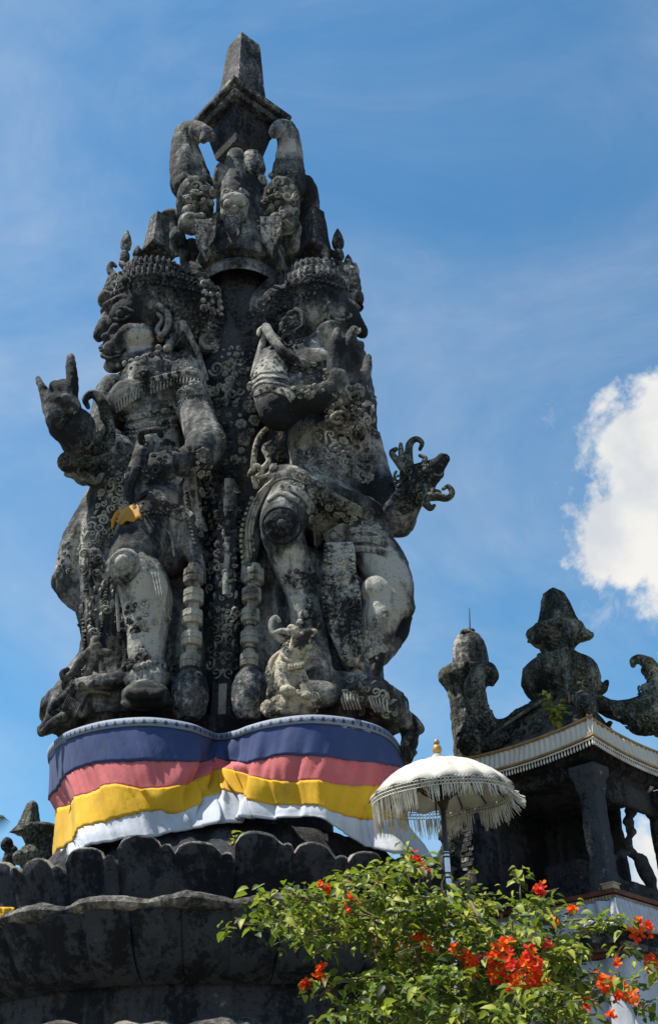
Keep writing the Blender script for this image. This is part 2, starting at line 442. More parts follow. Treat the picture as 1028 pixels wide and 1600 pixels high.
# ------------------------------------------------------------------ lotus pedestal
ped = thing('lotus_pedestal', 'huge round blackened stone pedestal of lotus petals under the statues, with wavy rope rims', 'pedestal', (AX, AY, 0))
def ring_pts(r, z, n, wob=0, seed=0, scal=0, ns=22):
    out = []
    for i in range(n):
        a = 2 * math.pi * i / n
        w = noise.noise((math.cos(a) * 3 + seed, math.sin(a) * 3, seed)) * wob
        zz = z + w + scal * abs(math.sin(a * ns / 2 + .4)) 
        rr = r + .5 * w
        out.append((AX + rr * math.cos(a), AY + rr * math.sin(a), zz))
    return out
core = MB()
core.lathe((AX, AY), [(2.6, 0), (2.6, .8), (2.2, 1.2), (1.95, 1.7), (2.05, 2.45), (1.98, 2.52), (1.98, 2.95), (2.0, 3.0), (2.3, 3.25), (2.0, 3.3), (1.9, 3.5), (1.8, 3.6), (1.4, 4.05), (1.0, 4.2), (.95, 5.3)], 96, wob=.02)
core.build('core', MT['lotus'], ped)
# ribs of the bowl under the upper rim: one bulging stone segment each
NR = 44
def rib_mesh():
    m = MB(); rows = []; K = 9; J = 8
    for j in range(J + 1):
        t = j / J; z = 2.93 + .40 * t; r = 2.0 + .42 * (t ** .62)
        for k in range(K):
            s = (k / (K - 1) - .5); a = s * 2 * math.pi / NR * 1.004
            bul = .055 * abs(math.cos(math.pi * s)) ** .7 + .012 * math.sin(6 * t)
            rr = r + bul
            rows.append((rr * math.cos(a), rr * math.sin(a), z))
    f = []
    for j in range(J):
        for k in range(K - 1):
            a = j * K + k; f.append((a, a + 1, a + 1 + K, a + K))
    m.add(rows, f); return m.mesh('rib', MT['lotus'])
rme = rib_mesh()
for i in range(NR):
    o = link('rib', rme, ped); a = 2 * math.pi * (i + .37) / NR
    o.matrix_basis = Matrix.Translation((AX, AY, 0)) @ Matrix.Rotation(a, 4, 'Z') @ Matrix.Diagonal((1 + .012 * math.sin(i * 5.1), 1, 1, 1))
# upper tier of upright lotus petals, each with a lobed top edge
NP = 32
def petal_mesh(seed):
    rnd = random.Random(seed); m = MB(); K = 15; J = 9; th = .05
    rows = []
    ph = rnd.uniform(-.12, .12); big = rnd.uniform(.66, .76); hgt = rnd.uniform(.47, .53)
    def top(s):                               # s in 0..1 across: one broad lobe and one small shoulder lobe
        if s < big: x = (s / big - .5) * 2; return hgt + .075 * math.sqrt(max(0, 1 - x * x))
        x = ((s - big) / (1 - big) - .5) * 2; return hgt - .055 + .055 * math.sqrt(max(0, 1 - x * x))
    for side in (1, 0):
        for j in range(J + 1):
            t = j / (J - 1) * .965 if j < J else 1.0
            for k in range(K):
                s = k / (K - 1); a = (s - .5) * 2 * math.pi / NP * 1.0
                z = 3.30 + t * top(s)
                lob = (s / big - .5) * 2 if s < big else ((s - big) / (1 - big) - .5) * 2
                bul = .034 * (1 - abs(lob) ** 4) * (.6 + .4 * t)
                r = 2.03 + .15 * t ** 2 + bul - (0 if side else th) + .022 * noise.noise((s * 3, t * 3, seed)) + .010 * noise.noise((s * 9, t * 9, seed))
                if j == J and side: r -= .015
                rows.append((r * math.cos(a), r * math.sin(a), z))
    f = []; O = (J + 1) * K
    for j in range(J):
        for k in range(K - 1):
            a = j * K + k; f.append((a, a + 1, a + 1 + K, a + K)); f.append((O + a, O + a + K, O + a + K + 1, O + a + 1))
    for k in range(K - 1):
        a = J * K + k; f.append((a, a + 1, O + a + 1, O + a))
    for j in range(J):
        for k, q in ((0, 1), (K - 1, -1)):
            a = j * K + k; qd = (a, a + K, O + a + K, O + a); f.append(qd if q > 0 else qd[::-1])
    m.add(rows, f); m.mi = [1 if max(q) >= J * K and (min(q) >= (J - 1) * K) and (max(q) < O + O and min(q) < O) and min(q) >= (J - 1) * K else 0 for q in f]  # lip faces take the paler stone: sunlit top edge put into the colour
    me = m.mesh('petal', [MT['lotus'], MT['rim']], sharp=50)
    at = me.attributes.new('wear_and_light', 'FLOAT', 'POINT')
    at.data.foreach_set('value', [max(0, 1.3 * noise.noise((i % K * .4, seed * 7.7, 2)) + .8) if (i % O) // K >= J - 0 else (-.1) for i in range(2 * O)]); return me
pms = [petal_mesh(s) for s in range(6)]
for i in range(NP):
    o = link('petal', pms[i * 5 % 6], ped); a = 2 * math.pi * (i + .18) / NP
    o.matrix_basis = Matrix.Translation((AX, AY, .03 * math.sin(i * 2.3))) @ Matrix.Rotation(a, 4, 'Z')
# slanting skirt between petals and the plinth
NS = 40
sk = MB(); rows = []; 
for j in range(7):
    t = j / 6
    for i in range(NS * 6):
        a = 2 * math.pi * i / (NS * 6); w = abs(math.sin(a * NS / 2))
        r = 1.95 - .44 * t + .05 * w * (1 - .4 * t); rows.append((AX + r * math.cos(a), AY + r * math.sin(a), 3.62 + .56 * t))
n_ = NS * 6
sk.add(rows, [(j * n_ + i, j * n_ + (i + 1) % n_, (j + 1) * n_ + (i + 1) % n_, (j + 1) * n_ + i) for j in range(6) for i in range(n_)])
sk.build('pleated_skirt', MT['lotus'], ped)
def rope(name, r, z, rad, seed):
    m = MB(); n = 300; pts = []
    for i in range(n):
        a = 2 * math.pi * i / n
        w = noise.noise((math.cos(a) * 4 + seed, math.sin(a) * 4, 1)); sc_ = abs(math.sin(a * 13 + seed))
        pts.append((a, r + .05 * w + .05 * sc_, z + .02 * w + .018 * sc_, rad * (.8 + .3 * sc_ + .5 * noise.noise((math.cos(a) * 11, math.sin(a) * 11, seed)) + .3 * noise.noise((a * 22, 1, seed)))))
    v = []; K = 9
    for (a, rr, zz, ra) in pts:
        for k in range(K):
            g_ = 2 * math.pi * k / K; q = rr + ra * 1.5 * math.cos(g_) + .012 * noise.noise((a * 30, k * 1.3, seed)); v.append((AX + q * math.cos(a), AY + q * math.sin(a), zz + ra * math.sin(g_)))
    m.add(v, [(i * K + k, ((i + 1) % n) * K + k, ((i + 1) % n) * K + (k + 1) % K, i * K + (k + 1) % K) for i in range(n) for k in range(K)])
    m.build(name, MT['rim'], ped)
rope('rim', 2.40, 3.36, .05, 3)
rope('rim', 2.36, 2.57, .07, 8)

# ------------------------------------------------------------------ banded cloth round the plinth
cl = thing('cloth_wrap', 'cloth in navy, pink, yellow and white bands wrapped round the foot of the statues', 'cloth', (AX, AY, 4.5))
# stations along the cloth: ground distance, then (px,py) at top, trim bottom, navy bottom, pink bottom, yellow bottom, white bottom
ST = [
 (10.7, (110,1215),(110,1228),(118,1262),(122,1275),(126,1335),(130,1352)),
 (10.0, (84,1190),(86,1203),(92,1256),(100,1270),(100,1338),(100,1356)),
 (9.62, (78,1172),(79,1185),(79,1243),(94,1266),(91,1334),(90,1352)),
 (9.05, (98,1150),(99,1162),(104,1212),(113,1250),(110,1308),(112,1336)),
 (8.72, (124,1138),(124,1150),(130,1196),(136,1240),(136,1291),(137,1324)),
 (8.46, (172,1126),(173,1139),(179,1190),(179,1228),(182,1279),(185,1312)),
 (8.36, (234,1122),(234,1135),(234,1189),(230,1231),(236,1264),(234,1308)),
 (8.46, (292,1130),(292,1142),(295,1189),(292,1226),(284,1268),(296,1296)),
 (8.72, (322,1141),(322,1152),(318,1188),(310,1216),(322,1246),(325,1288)),
 (8.92, (341,1147),(341,1157),(338,1187),(336,1202),(352,1238),(350,1284)),
 (8.70, (370,1142),(370,1153),(372,1190),(372,1206),(385,1244),(388,1280)),
 (8.50, (392,1134),(392,1145),(396,1192),(402,1214),(415,1254),(425,1278)),
 (8.38, (432,1124),(432,1136),(437,1181),(446,1222),(466,1256),(476,1276)),
 (8.32, (491,1118),(491,1131),(491,1180),(492,1223),(505,1264),(520,1288)),
 (8.46, (556,1125),(556,1138),(559,1188),(559,1228),(556,1277),(576,1322)),
 (8.80, (600,1141),(601,1153),(610,1194),(608,1228),(600,1279),(632,1334)),
 (9.35, (622,1166),(623,1178),(629,1204),(632,1232),(632,1280),(682,1344)),
 (9.75, (626,1190),(627,1200),(630,1216),(634,1238),(636,1284),(688,1378)),
 (10.5, (606,1206),(607,1212),(610,1225),(614,1246),(618,1290),(640,1384)),
]
rows3 = []
for k_, s_ in enumerate(ST):
    Y = s_[0]; flare = (0, -.01, -.03, -.05, -.07, -.10); pull = (0, 0, .1, .3, .65, 1.0); tgt = min(Y, 8.42)
    rows3.append([P(px, py, Y + fl + (tgt - Y) * pl if 3 <= k_ <= 15 else Y + fl) for (px, py), fl, pl in zip(s_[1:], flare, pull)])
SUB = 16
dens = [catmull([r[k] for r in rows3], SUB) for k in range(6)]      # six seam lines round the plinth
nu = len(dens[0])
arc = [0.0]
for i in range(1, nu): arc.append(arc[-1] + np.linalg.norm(dens[0][i] - dens[0][i - 1]))
def cloth_pt(i, k, t, layer):
    """point at column i between seam k and k+1"""
    p = dens[k][i] * (1 - t) + dens[k + 1][i] * t
    v = k + t
    tang = nrm(dens[2][min(i + 1, nu - 1)] - dens[2][max(i - 1, 0)]); n = nrm(np.cross(tang, (0, 0, 1.0)))
    if np.dot(n, p - np.array((AX, AY, p[2]))) < 0: n = -n
    s = arc[i]; amp = min(1.0, max(0, (v - .9)) / 1.6)
    notch = math.exp(-((s - arc[9 * SUB]) / .55) ** 2)
    sk_ = s + .10 * v * math.tanh((s - arc[9 * SUB]) * 1.5)            # folds fan out from the notch
    f = .020 * math.sin(sk_ * 24 + 3.2 * noise.noise((s * 1.3, 0, 1))) * (.15 + max(0, noise.noise((s * 1.1, 5, v * .2))) + notch * 1.6)
    f += .07 * noise.noise((sk_ * 2.6, v * .22, 3.3)) + .034 * (.35 - abs(noise.noise((sk_ * 6.5, v * .18, 8.3)))) + .034 * (.3 - abs(noise.noise((sk_ * 14, v * .3, 5.3)))) + .006 * noise.noise((sk_ * 42, v * .5, 2.3))
    f += .03 * (.3 - abs(noise.noise((s * 1.6 + v * .9, v * .7 - s * .5, 6.1)))) * max(0, v - 3) * .6
    f += .05 * notch * math.sin(v * 3.0 + s * 14)
    return p + n * (f * (amp if k > 0 else 0) + layer) + np.array((0, 0, .022 * amp * noise.noise((s * 2.2, v, 4)) * (1 if 0 < t < 1 or True else 0)))
def cloth_band(name, k, nv, mat, layer, uv=False, over=0.0):
    v = []; f = []
    for j in range(nv + 1):
        for i in range(nu): v.append(cloth_pt(i, k, (j / nv) * (1 + over) - (over if k == 5 else 0), layer))
    f = [(j * nu + i, (j + 1) * nu + i, (j + 1) * nu + i + 1, j * nu + i + 1) for j in range(nv) for i in range(nu - 1)]
    m = MB(); m.add(v, f); me = m.mesh(name, mat, sharp=None)
    if uv:
        l = me.uv_layers.new(name='UVMap'); 
        for lp in me.loops:
            vi = lp.vertex_index; l.data[lp.index].uv = (arc[vi % nu] / .085, 1 - (vi // nu) / nv)
    o = link(name, me, cl); so = o.modifiers.new('thick', 'SOLIDIFY'); so.thickness = .012; so.offset = 0
    return o
cloth_band('patterned_trim', 0, 2, MT['trim'], .012, True)
cloth_band('navy_band', 1, 10, MT['blue'], .0, over=.03)
cloth_band('pink_band', 2, 8, MT['pink'], -.008, over=.03)
cloth_band('yellow_band', 3, 10, MT['yellow'], -.002, over=.03)
cloth_band('white_band', 4, 9, MT['white'], -.012)
# ------------------------------------------------------------------ stone carving tools
class Body(MB):
    def limb(s, *q, k=6, n=14, flat=1.0, ref=None):
        """tapering limb through (px, py, ground distance, radius in photo pixels)"""
        a = [np.append(P(x, y, Y), r * mpp(P(x, y, Y))) for (x, y, Y, r) in q]
        c = catmull(a, k)
        s.tube([p[:3] for p in c], [max(p[3], .004) for p in c], n, flat, ref)
    def lump(s, px, py, Y, rx, ry, rd=None, rot=0, nu=18, nv=12):
        """ellipsoid: half sizes across / up the sight plane in photo pixels, depth half size, turned by rot degrees"""
        c = P(px, py, Y); q = mpp(c); d = udir(px, py)
        x = nrm(np.cross(d, UP)); y = np.cross(x, d); a = R(rot)
        x2 = x * math.cos(a) + y * math.sin(a); y2 = y * math.cos(a) - x * math.sin(a)
        rd = rd if rd is not None else min(rx, ry)
        s.ell(c, [x2 * rx * q, y2 * ry * q, d * rd * q], nu, nv)
    def plate(s, Y, poly, th, face=None):
        pts = [P(p[0], p[1], p[2] if len(p) > 2 else Y) for p in poly]
        n = face if face is not None else np.cross(pts[1] - pts[0], pts[2] - pts[0])
        s.slab(pts, n, th)
    def turn(s, px, prof, Y, n=24, rot=0, **kw):
        """turned shape on a vertical axis: prof = (radius px, py) pairs"""
        c = P(px, prof[0][1], Y); pr = []
        for (r, py) in prof:
            z = zat(px, py, Y); q = mpp((c[0], c[1], z)); pr.append((r * q, z))
        s.lathe((c[0], c[1]), pr, n, rot, **kw)

def evaluated(ob, name):
    dg = bpy.context.evaluated_depsgraph_get(); me = bpy.data.meshes.new_from_object(ob.evaluated_get(dg)); me.name = name
    return me
def sculpt(name, mb, voxel, mat, parent=None, amp=.012, smooth=4, freq=5.0, wear_and_light=(), surf=True, **kw):
    tmp = bpy.data.objects.new('tmp_carving', mb.mesh('tmp_carving', mat)); COL.objects.link(tmp)
    rm = tmp.modifiers.new('r', 'REMESH'); rm.mode = 'VOXEL'; rm.voxel_size = voxel; rm.use_smooth_shade = True
    sm = tmp.modifiers.new('s', 'SMOOTH'); sm.iterations = smooth; sm.factor = .5
    me = evaluated(tmp, name); bpy.data.objects.remove(tmp)
    n = len(me.vertices); co = np.empty(n * 3); me.vertices.foreach_get('co', co); co = co.reshape(-1, 3)
    no = np.empty(n * 3); me.vertex_normals.foreach_get('vector', no); no = no.reshape(-1, 3)
    if amp:
        d = np.array([noise.fractal(Vector(c) * freq, 1.0, 2.1, 4) for c in co.tolist()]) * amp
        co = co + no * d[:, None]; me.vertices.foreach_set('co', co.ravel())
    at = me.attributes.new('wear_and_light', 'FLOAT', 'POINT'); w = np.zeros(n)  # pale and dark blobs: stone weathering plus sunlit spots put into the colour
    for (px, py, Y, r, val) in wear_and_light:
        c = P(px, py, Y); rr = r * mpp(c); e = np.sqrt(((co - c) ** 2).sum(1)) / rr
        w += val * np.clip(1.25 - e, 0, .5) * 2 * (1)
    at.data.foreach_set('value', np.clip(w, -.8, .8)); me.update()
    if not me.materials: me.materials.append(mat)
    o = link(name, me, parent, **kw)
    if surf: surf_add(me)
    return o

# small carved motifs, dropped on the stone where the carver put them
def rosette(m, px, py, r, petals=7, Yd=9.2, lift=.3, core_=.34):
    p, n, ok = hit(px, py, Yd); q = mpp(p) * r; rt, u = frame(n); p = p + n * q * lift * .3
    for k in range(petals):
        a = 2 * math.pi * k / petals + .3; d = rt * math.cos(a) + u * math.sin(a); e = np.cross(n, d)
        m.ell(p + d * q * .62, [d * q * .38, e * q * .9 * math.sin(math.pi / petals), n * q * .32], 7, 5)
    m.ell(p + n * q * .1, [rt * q * core_, u * q * core_, n * q * .42], 8, 6)
def ringm(m, p, n, r, th, k=14, nseg=6):
    rt, u = frame(n); pts = [p + (rt * math.cos(2 * math.pi * i / k) + u * math.sin(2 * math.pi * i / k)) * r for i in range(k + 1)]
    m.tube(pts, th, nseg, rnd=False)
def curl(m, px, py, r, a0=0.0, hand=1, turns=1.35, th=.26, Yd=9.2, tail=1.0):
    p, n, ok = hit(px, py, Yd); q = mpp(p) * r; rt, u = frame(n); pts = []; rad = []; K = 15; u = u * random.uniform(.7, 1.15)
    for i in range(K):
        t = i / (K - 1); a = a0 + hand * turns * 2 * math.pi * t; rr = q * (1 - .82 * t)
        pts.append(p + (rt * math.cos(a) + u * math.sin(a)) * rr + n * q * (.22 + .22 * t)); rad.append(q * th * 1.1 * (1 - .35 * t))
    m.tube(pts, rad, 5)
def flamelet(m, px, py, r, ang, Yd=9.2):
    p, n, ok = hit(px, py, Yd); q = mpp(p) * r; rt, u = frame(n)
    d = rt * math.cos(ang) + u * math.sin(ang); e = np.cross(n, d)
    pts = [p - d * q * .9, p - d * q * .2 + n * q * .22, p + d * q * .5 + e * q * .14 + n * q * .2, p + d * q * 1.1 - e * q * .1 + n * q * .05]
    m.tube(pts, [q * .2, q * .42, q * .3, q * .05], 5)
def boss(m, px, py, r, Yd=9.2, h=.7):
    p, n, ok = hit(px, py, Yd); q = mpp(p) * r; rt, u = frame(n); m.ell(p, [rt * q, u * q, n * q * h], 7, 5)
def walk(path, step, Yd=9.2):
    """points and normals on the stone along a photo polyline"""
    c = catmull([np.array(p, float) for p in path], 10); L_ = [0]
    for i in range(1, len(c)): L_.append(L_[-1] + np.linalg.norm(c[i] - c[i - 1]))
    k = max(2, int(L_[-1] / step)); out = []
    for j in range(k + 1):
        s = L_[-1] * j / k; i = max(0, np.searchsorted(L_, s) - 1); i = min(i, len(c) - 2)
        t = (s - L_[i]) / max(1e-6, L_[i + 1] - L_[i]); x = c[i] * (1 - t) + c[i + 1] * t
        p, n, ok = hit(x[0], x[1], Yd); out.append([p, n, ok])
    # even out jumps from hollow to ridge
    for j in range(1, len(out)):
        if np.linalg.norm(out[j][0] - out[j - 1][0]) > 6 * step * mpp(out[j][0]):
            d = nrm(out[j][0] - EYE); tgt = np.linalg.norm(out[j - 1][0] - EYE); out[j][0] = EYE + d * tgt; out[j][1] = out[j - 1][1]
    ns = [o[1] for o in out]
    for j in range(len(out)):
        out[j][1] = nrm(sum(ns[max(0, j - 2):j + 3]))
    return out
def beads(m, path, r, step=None, Yd=9.2):
    for p, n, ok in walk(path, step or r * 2.05, Yd):
        q = mpp(p) * r; rt, u = frame(n); m.ell(p + n * (q * .3 + mpp(p) * 1.2), [rt * q, u * q, n * q], 6, 4)
def strap(m, path, w, th=5, Yd=9.2, sink=.4):
    W_ = walk(path, 4.0, Yd); v = []; k = len(W_)
    for i, (p, n, ok) in enumerate(W_):
        t = nrm(W_[min(i + 1, k - 1)][0] - W_[max(i - 1, 0)][0]); s_ = nrm(np.cross(n, t)); q = mpp(p)
        a = s_ * w * .5 * q; hi = n * th * q; lo = -n * th * q * sink
        v += [p - a + lo, p - a * .96 + hi * .75, p - a * .5 + hi, p + a * .5 + hi, p + a * .96 + hi * .75, p + a + lo]
    f = []
    for i in range(k - 1):
        for j in range(6): f.append((i * 6 + j, i * 6 + (j + 1) % 6, (i + 1) * 6 + (j + 1) % 6, (i + 1) * 6 + j))
    f.append((5, 4, 3, 2, 1, 0)); o = (k - 1) * 6; f.append(tuple(range(o, o + 6)))
    m.add(v, f)
def off(path, d):
    c = [np.array(p, float) for p in path]; out = []
    for i, p in enumerate(c):
        t = c[min(i + 1, len(c) - 1)] - c[max(i - 1, 0)]; t = t / (np.linalg.norm(t) + 1e-6); out.append(p + np.array((-t[1], t[0])) * d)
    return out
def jewel_band(m, path, w, Yd=9.2, fringe=0, motif='rosette'):
    """strap with beaded edges, a row of motifs and optional tooth fringe on its far side"""
    strap(m, path, w, 2.8, Yd)
    beads(m, off(path, -w * .42), max(1.5, w * .11), None, Yd); beads(m, off(path, w * .42), max(1.5, w * .11), None, Yd)
    for p, n, ok in walk(path, w * .9, Yd):
        q = mpp(p) * w * .27; rt, u = frame(n); c = p + n * mpp(p) * 4.5
        for k in range(5):
            a = 2 * math.pi * k / 5; d = rt * math.cos(a) + u * math.sin(a); e = np.cross(n, d)
            m.ell(c + d * q * .65, [d * q * .45, e * q * .42, n * q * .4], 5, 4)
        m.ell(c + n * q * .2, [rt * q * .35, u * q * .35, n * q * .4], 5, 4)
    if fringe:
        for p, n, ok in walk(off(path, w * .5), 5.2, Yd):
            q = mpp(p); rt, u = frame(n); m.tube([p + n * 2 * q, p - u * fringe * q + n * 2.5 * q], [1.6 * q, 2.0 * q], 5)
def inside(x, y, poly):
    c = False; j = len(poly) - 1
    for i in range(len(poly)):
        if (poly[i][1] > y) != (poly[j][1] > y) and x < (poly[j][0] - poly[i][0]) * (y - poly[i][1]) / (poly[j][1] - poly[i][1]) + poly[i][0]: c = not c
        j = i
    return c
def filigree(m, poly, r=6, dens=1.0, kinds='ccfbr', Yd=9.2, seed=1, flow=None, split=None):
    """interlaced carving: curls, flames, bosses and little rosettes packed over an outlined field"""
    rn = random.Random(seed); xs = [p[0] for p in poly]; ys = [p[1] for p in poly]; pts = []
    area = (max(xs) - min(xs)) * (max(ys) - min(ys)); tries = int(area / (r * r) * 3.2 * dens); M0 = m
    for _ in range(tries):
        x = rn.uniform(min(xs), max(xs)); y = rn.uniform(min(ys), max(ys))
        if not inside(x, y, poly): continue
        if any((x - a) ** 2 + (y - b) ** 2 < (1.42 * r) ** 2 for a, b in pts[-160:]): continue
        if not hit(x, y, Yd)[2]: continue
        pts.append((x, y)); k = rn.choice(kinds); s = r * rn.choice((.65, .8, 1.0, 1.2, 1.45))
        if split: m = Body()
        if k == 'c': curl(m, x, y, s, rn.uniform(0, 6.28), rn.choice((-1, 1)), rn.uniform(1.0, 1.5), Yd=Yd)
        elif k == 'f': flamelet(m, x, y, s, flow if flow is not None and rn.random() < .8 else rn.uniform(.3, 2.8), Yd)
        elif k == 'b': boss(m, x, y, s * .55, Yd)
        else: rosette(m, x, y, s * 1.05, rn.choice((5, 6)), Yd)
        if split: m.build({'c': 'curl', 'f': 'flame', 'b': 'boss', 'r': 'rosette'}[k], MT[split[1]], split[0]); m = M0
def free_curl(m, pts, r0_, r1_, Y):
    """free standing tapering scroll through (px, py) points, thick end first"""
    c = catmull([P(p[0], p[1], p[2] if len(p) > 2 else Y) for p in pts], 7); q = mpp(c[0]); k = len(c)
    m.tube(c, [q * (r0_ + (r1_ - r0_) * i / (k - 1)) for i in range(k)], 9)
# ------------------------------------------------------------------ the central carved column with its crowning group
col_ = thing('carved_column', 'central dark carved column between the two figures, topped by raised stone arms holding a slab and obelisk', 'column', (AX, AY, 4.4))
def obelisk(px, py_b, py_t, Y, hb, ht, rot=45, cap=0):
    """square tapering shaft"""
    m = Body(); c = P(px, py_b, Y); zt = zat(px, py_t, Y); q = mpp(c)
    rb, rt_ = hb * q, ht * q; a0 = R(rot) - math.pi / 4 + math.pi / 4
    k = 8; v = []
    for j in range(k + 1):
        t = j / k; r = rb + (rt_ - rb) * t; z = c[2] + (zt - c[2]) * t
        for i in range(4):
            a = a0 + i * math.pi / 2
            nn_ = .012 * noise.noise((i * 3.1, t * 4, px)); v.append((c[0] + (r + nn_) * math.cos(a), c[1] + (r + nn_) * math.sin(a), z))
    f = [(j * 4 + i, j * 4 + (i + 1) % 4, j * 4 + 4 + (i + 1) % 4, j * 4 + 4 + i) for j in range(k) for i in range(4)]
    f += [(3, 2, 1, 0), tuple(k * 4 + i for i in range(4))]; m.add(v, f)
    return m
OB = R(-90 - 3)   # one edge towards the viewer
def slab4(px, py, Y, hd, th_px, flare=0.0, rot=-93):
    m = Body(); c = P(px, py, Y); q = mpp(c); z0 = c[2]; h = th_px * q
    v = []; rot = R(rot)
    lv = ((0, hd * (1 - flare)), (.25, hd * (1 - .25 * flare)), (.4, hd), (1, hd), (1.12, hd * .93))
    for (t, r) in lv:
        for i in range(4):
            a = rot + i * math.pi / 2; v.append((c[0] + r * q * math.cos(a), c[1] + r * q * math.sin(a), z0 + h * t))
    k = len(lv); f = [(j * 4 + i, j * 4 + (i + 1) % 4, j * 4 + 4 + (i + 1) % 4, j * 4 + 4 + i) for j in range(k - 1) for i in range(4)]
    f += [(3, 2, 1, 0), tuple((k - 1) * 4 + i for i in range(4))]; m.add(v, f); return m

# shaft
sh = Body()
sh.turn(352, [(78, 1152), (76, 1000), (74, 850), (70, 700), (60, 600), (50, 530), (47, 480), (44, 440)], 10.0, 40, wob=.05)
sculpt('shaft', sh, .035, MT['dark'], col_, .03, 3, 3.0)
# front pilaster strip
ps = Body(); ps.plate(9.3, [(332, 1140, 9.22), (364, 1140, 9.22), (368, 1000, 9.22), (372, 760, 9.28), (344, 760, 9.28), (332, 1000, 9.22)], .2)
sculpt('pilaster', ps, .025, MT['dark'], col_, .02, 3, 7.0)
# bell shaped canopy under the crowning group
cn = Body()
cn.turn(376, [(42, 440), (58, 462), (66, 467), (69, 460), (66, 450), (58, 444), (72, 441), (74, 437), (74, 430), (64, 405), (50, 380)], 9.95, 32)
cn.build('canopy', MT['skin'], col_, sharp=30); surf_add(COL.objects['canopy'].data)
cr = Body(); cr.turn(376, [(56, 446), (66, 430), (66, 424), (60, 418), (52, 424), (48, 446)], 9.93, 8, rot=R(-92))
# crowning group: masks, heads and raised arms round a block
cg = Body()
cg.turn(380, [(66, 402), (56, 385), (46, 350), (44, 320), (38, 300), (26, 290)], 10.0, 30)
for (x, s_) in ((305, -1), (440, 1)):
    cg.lump(x, 318, 9.72, 30, 42, 28); cg.lump(x + s_ * 2, 350, 9.55, 26, 18, 22); cg.lump(x - 2 * s_, 300, 9.6, 26, 20, 20); cg.lump(x + s_ * 9, 338, 9.42, 10, 7, 10); cg.lump(x - s_ * 9, 338, 9.42, 10, 7, 10); cg.lump(x, 308, 9.42, 22, 6, 8)
    cg.lump(x + 8 * s_, 330, 9.55, 13, 11, 16); cg.lump(x + 16 * s_, 290, 9.7, 18, 18, 18)
cg.limb((290, 292, 9.8, 24), (287, 250, 9.85, 22), (290, 214, 9.9, 20)); cg.limb((290, 212, 9.9, 20), (305, 206, 9.75, 18), (322, 210, 9.62, 13), (332, 215, 9.58, 8))
cg.limb((290, 222, 9.9, 15), (306, 250, 9.85, 13), (320, 285, 9.8, 13)); cg.limb((322, 208, 9.6, 9), (318, 220, 9.55, 6))
cg.limb((456, 292, 9.9, 22), (455, 250, 9.95, 20), (450, 210, 9.98, 18)); cg.limb((450, 204, 9.98, 15), (438, 200, 9.82, 13), (428, 208, 9.65, 9))
cg.limb((450, 214, 9.95, 14), (442, 245, 9.9, 12), (434, 280, 9.85, 12))
cg.limb((366, 338, 9.5, 22), (364, 300, 9.62, 19), (365, 268, 9.7, 16), (369, 244, 9.75, 14)); cg.lump(367, 318, 9.4, 24, 18, 18)
cg.lump(452, 380, 10.1, 24, 46, 24); cg.lump(300, 392, 10.1, 14, 20, 14); cg.lump(345, 285, 9.75, 12, 30, 18); cg.lump(478, 320, 10.3, 22, 45, 30); cg.lump(462, 300, 10.1, 14, 26, 20)
cg.lump(268, 335, 9.9, 18, 9, 14, 8); cg.limb((285, 338, 9.9, 12), (272, 350, 9.9, 10), (278, 370, 9.9, 12)); cg.lump(277, 380, 9.95, 15, 22, 16); cg.lump(290, 405, 10, 10, 16, 14)
sculpt('crowning_group', cg, .022, MT['skin'], col_, .012, 2, 9.0, wear_and_light=((366, 316, 9.4, 22, .25), (436, 240, 9.9, 26, .3), (300, 240, 9.85, 25, .1), (470, 320, 10.2, 50, -.4), (330, 360, 9.5, 30, .25)))
sb = Body(); sb.turn(394, [(3, 284), (16, 280), (21, 264), (16, 246), (3, 240)], 9.78, 24); sb.build('stone_ball', MT['pale'], col_); 
cub = Body(); c_ = P(376, 205, 10.0); q_ = mpp(c_)
z1 = zat(376, 196, 10.0); z0_ = zat(376, 248, 10.0)
v = []
for (r, z) in ((30, z0_ - .05), (36, z0_), (48, z0_ + (z1 - z0_) * .55), (52, z1), (52, z1 + .02)):
    for i in range(4):
        a = OB + i * math.pi / 2; v.append((c_[0] + r * q_ * math.cos(a), c_[1] + r * q_ * math.sin(a), z))
cub.add(v, [(j * 4 + i, j * 4 + (i + 1) % 4, j * 4 + 4 + (i + 1) % 4, j * 4 + 4 + i) for j in range(4) for i in range(4)] + [(3, 2, 1, 0), (16, 17, 18, 19)])
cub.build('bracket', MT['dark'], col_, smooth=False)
slab4(376, 193, 10.0, 80, 10, .03).build('slab', MT['stone'], col_, smooth=False)
slab4(376, 203, 10.0, 70, 10, .04).build('slab', MT['stone'], col_, smooth=False)
obelisk(377, 178, 72, 10.0, 41, 26, -93).build('obelisk', MT['stone'], col_, smooth=False)

# ------------------------------------------------------------------ left figure
LF = thing('temple_statue', 'tall stone deity statue facing left with one raised hand, white cheek and squared crown', 'statue', P(230, 1100, 9.4), 'stone deities round the column')
b = Body()
# trunk
b.limb((250, 800, 9.45, 50), (246, 745, 9.5, 46), (243, 690, 9.5, 43), (240, 640, 9.52, 52), (243, 600, 9.55, 56))
b.lump(205, 625, 9.35, 36, 33, 36); b.lump(262, 618, 9.35, 40, 34, 40); b.lump(250, 575, 9.6, 70, 32, 48, -12)
b.limb((240, 575, 9.6, 34), (230, 545, 9.6, 32), (228, 520, 9.6, 34))
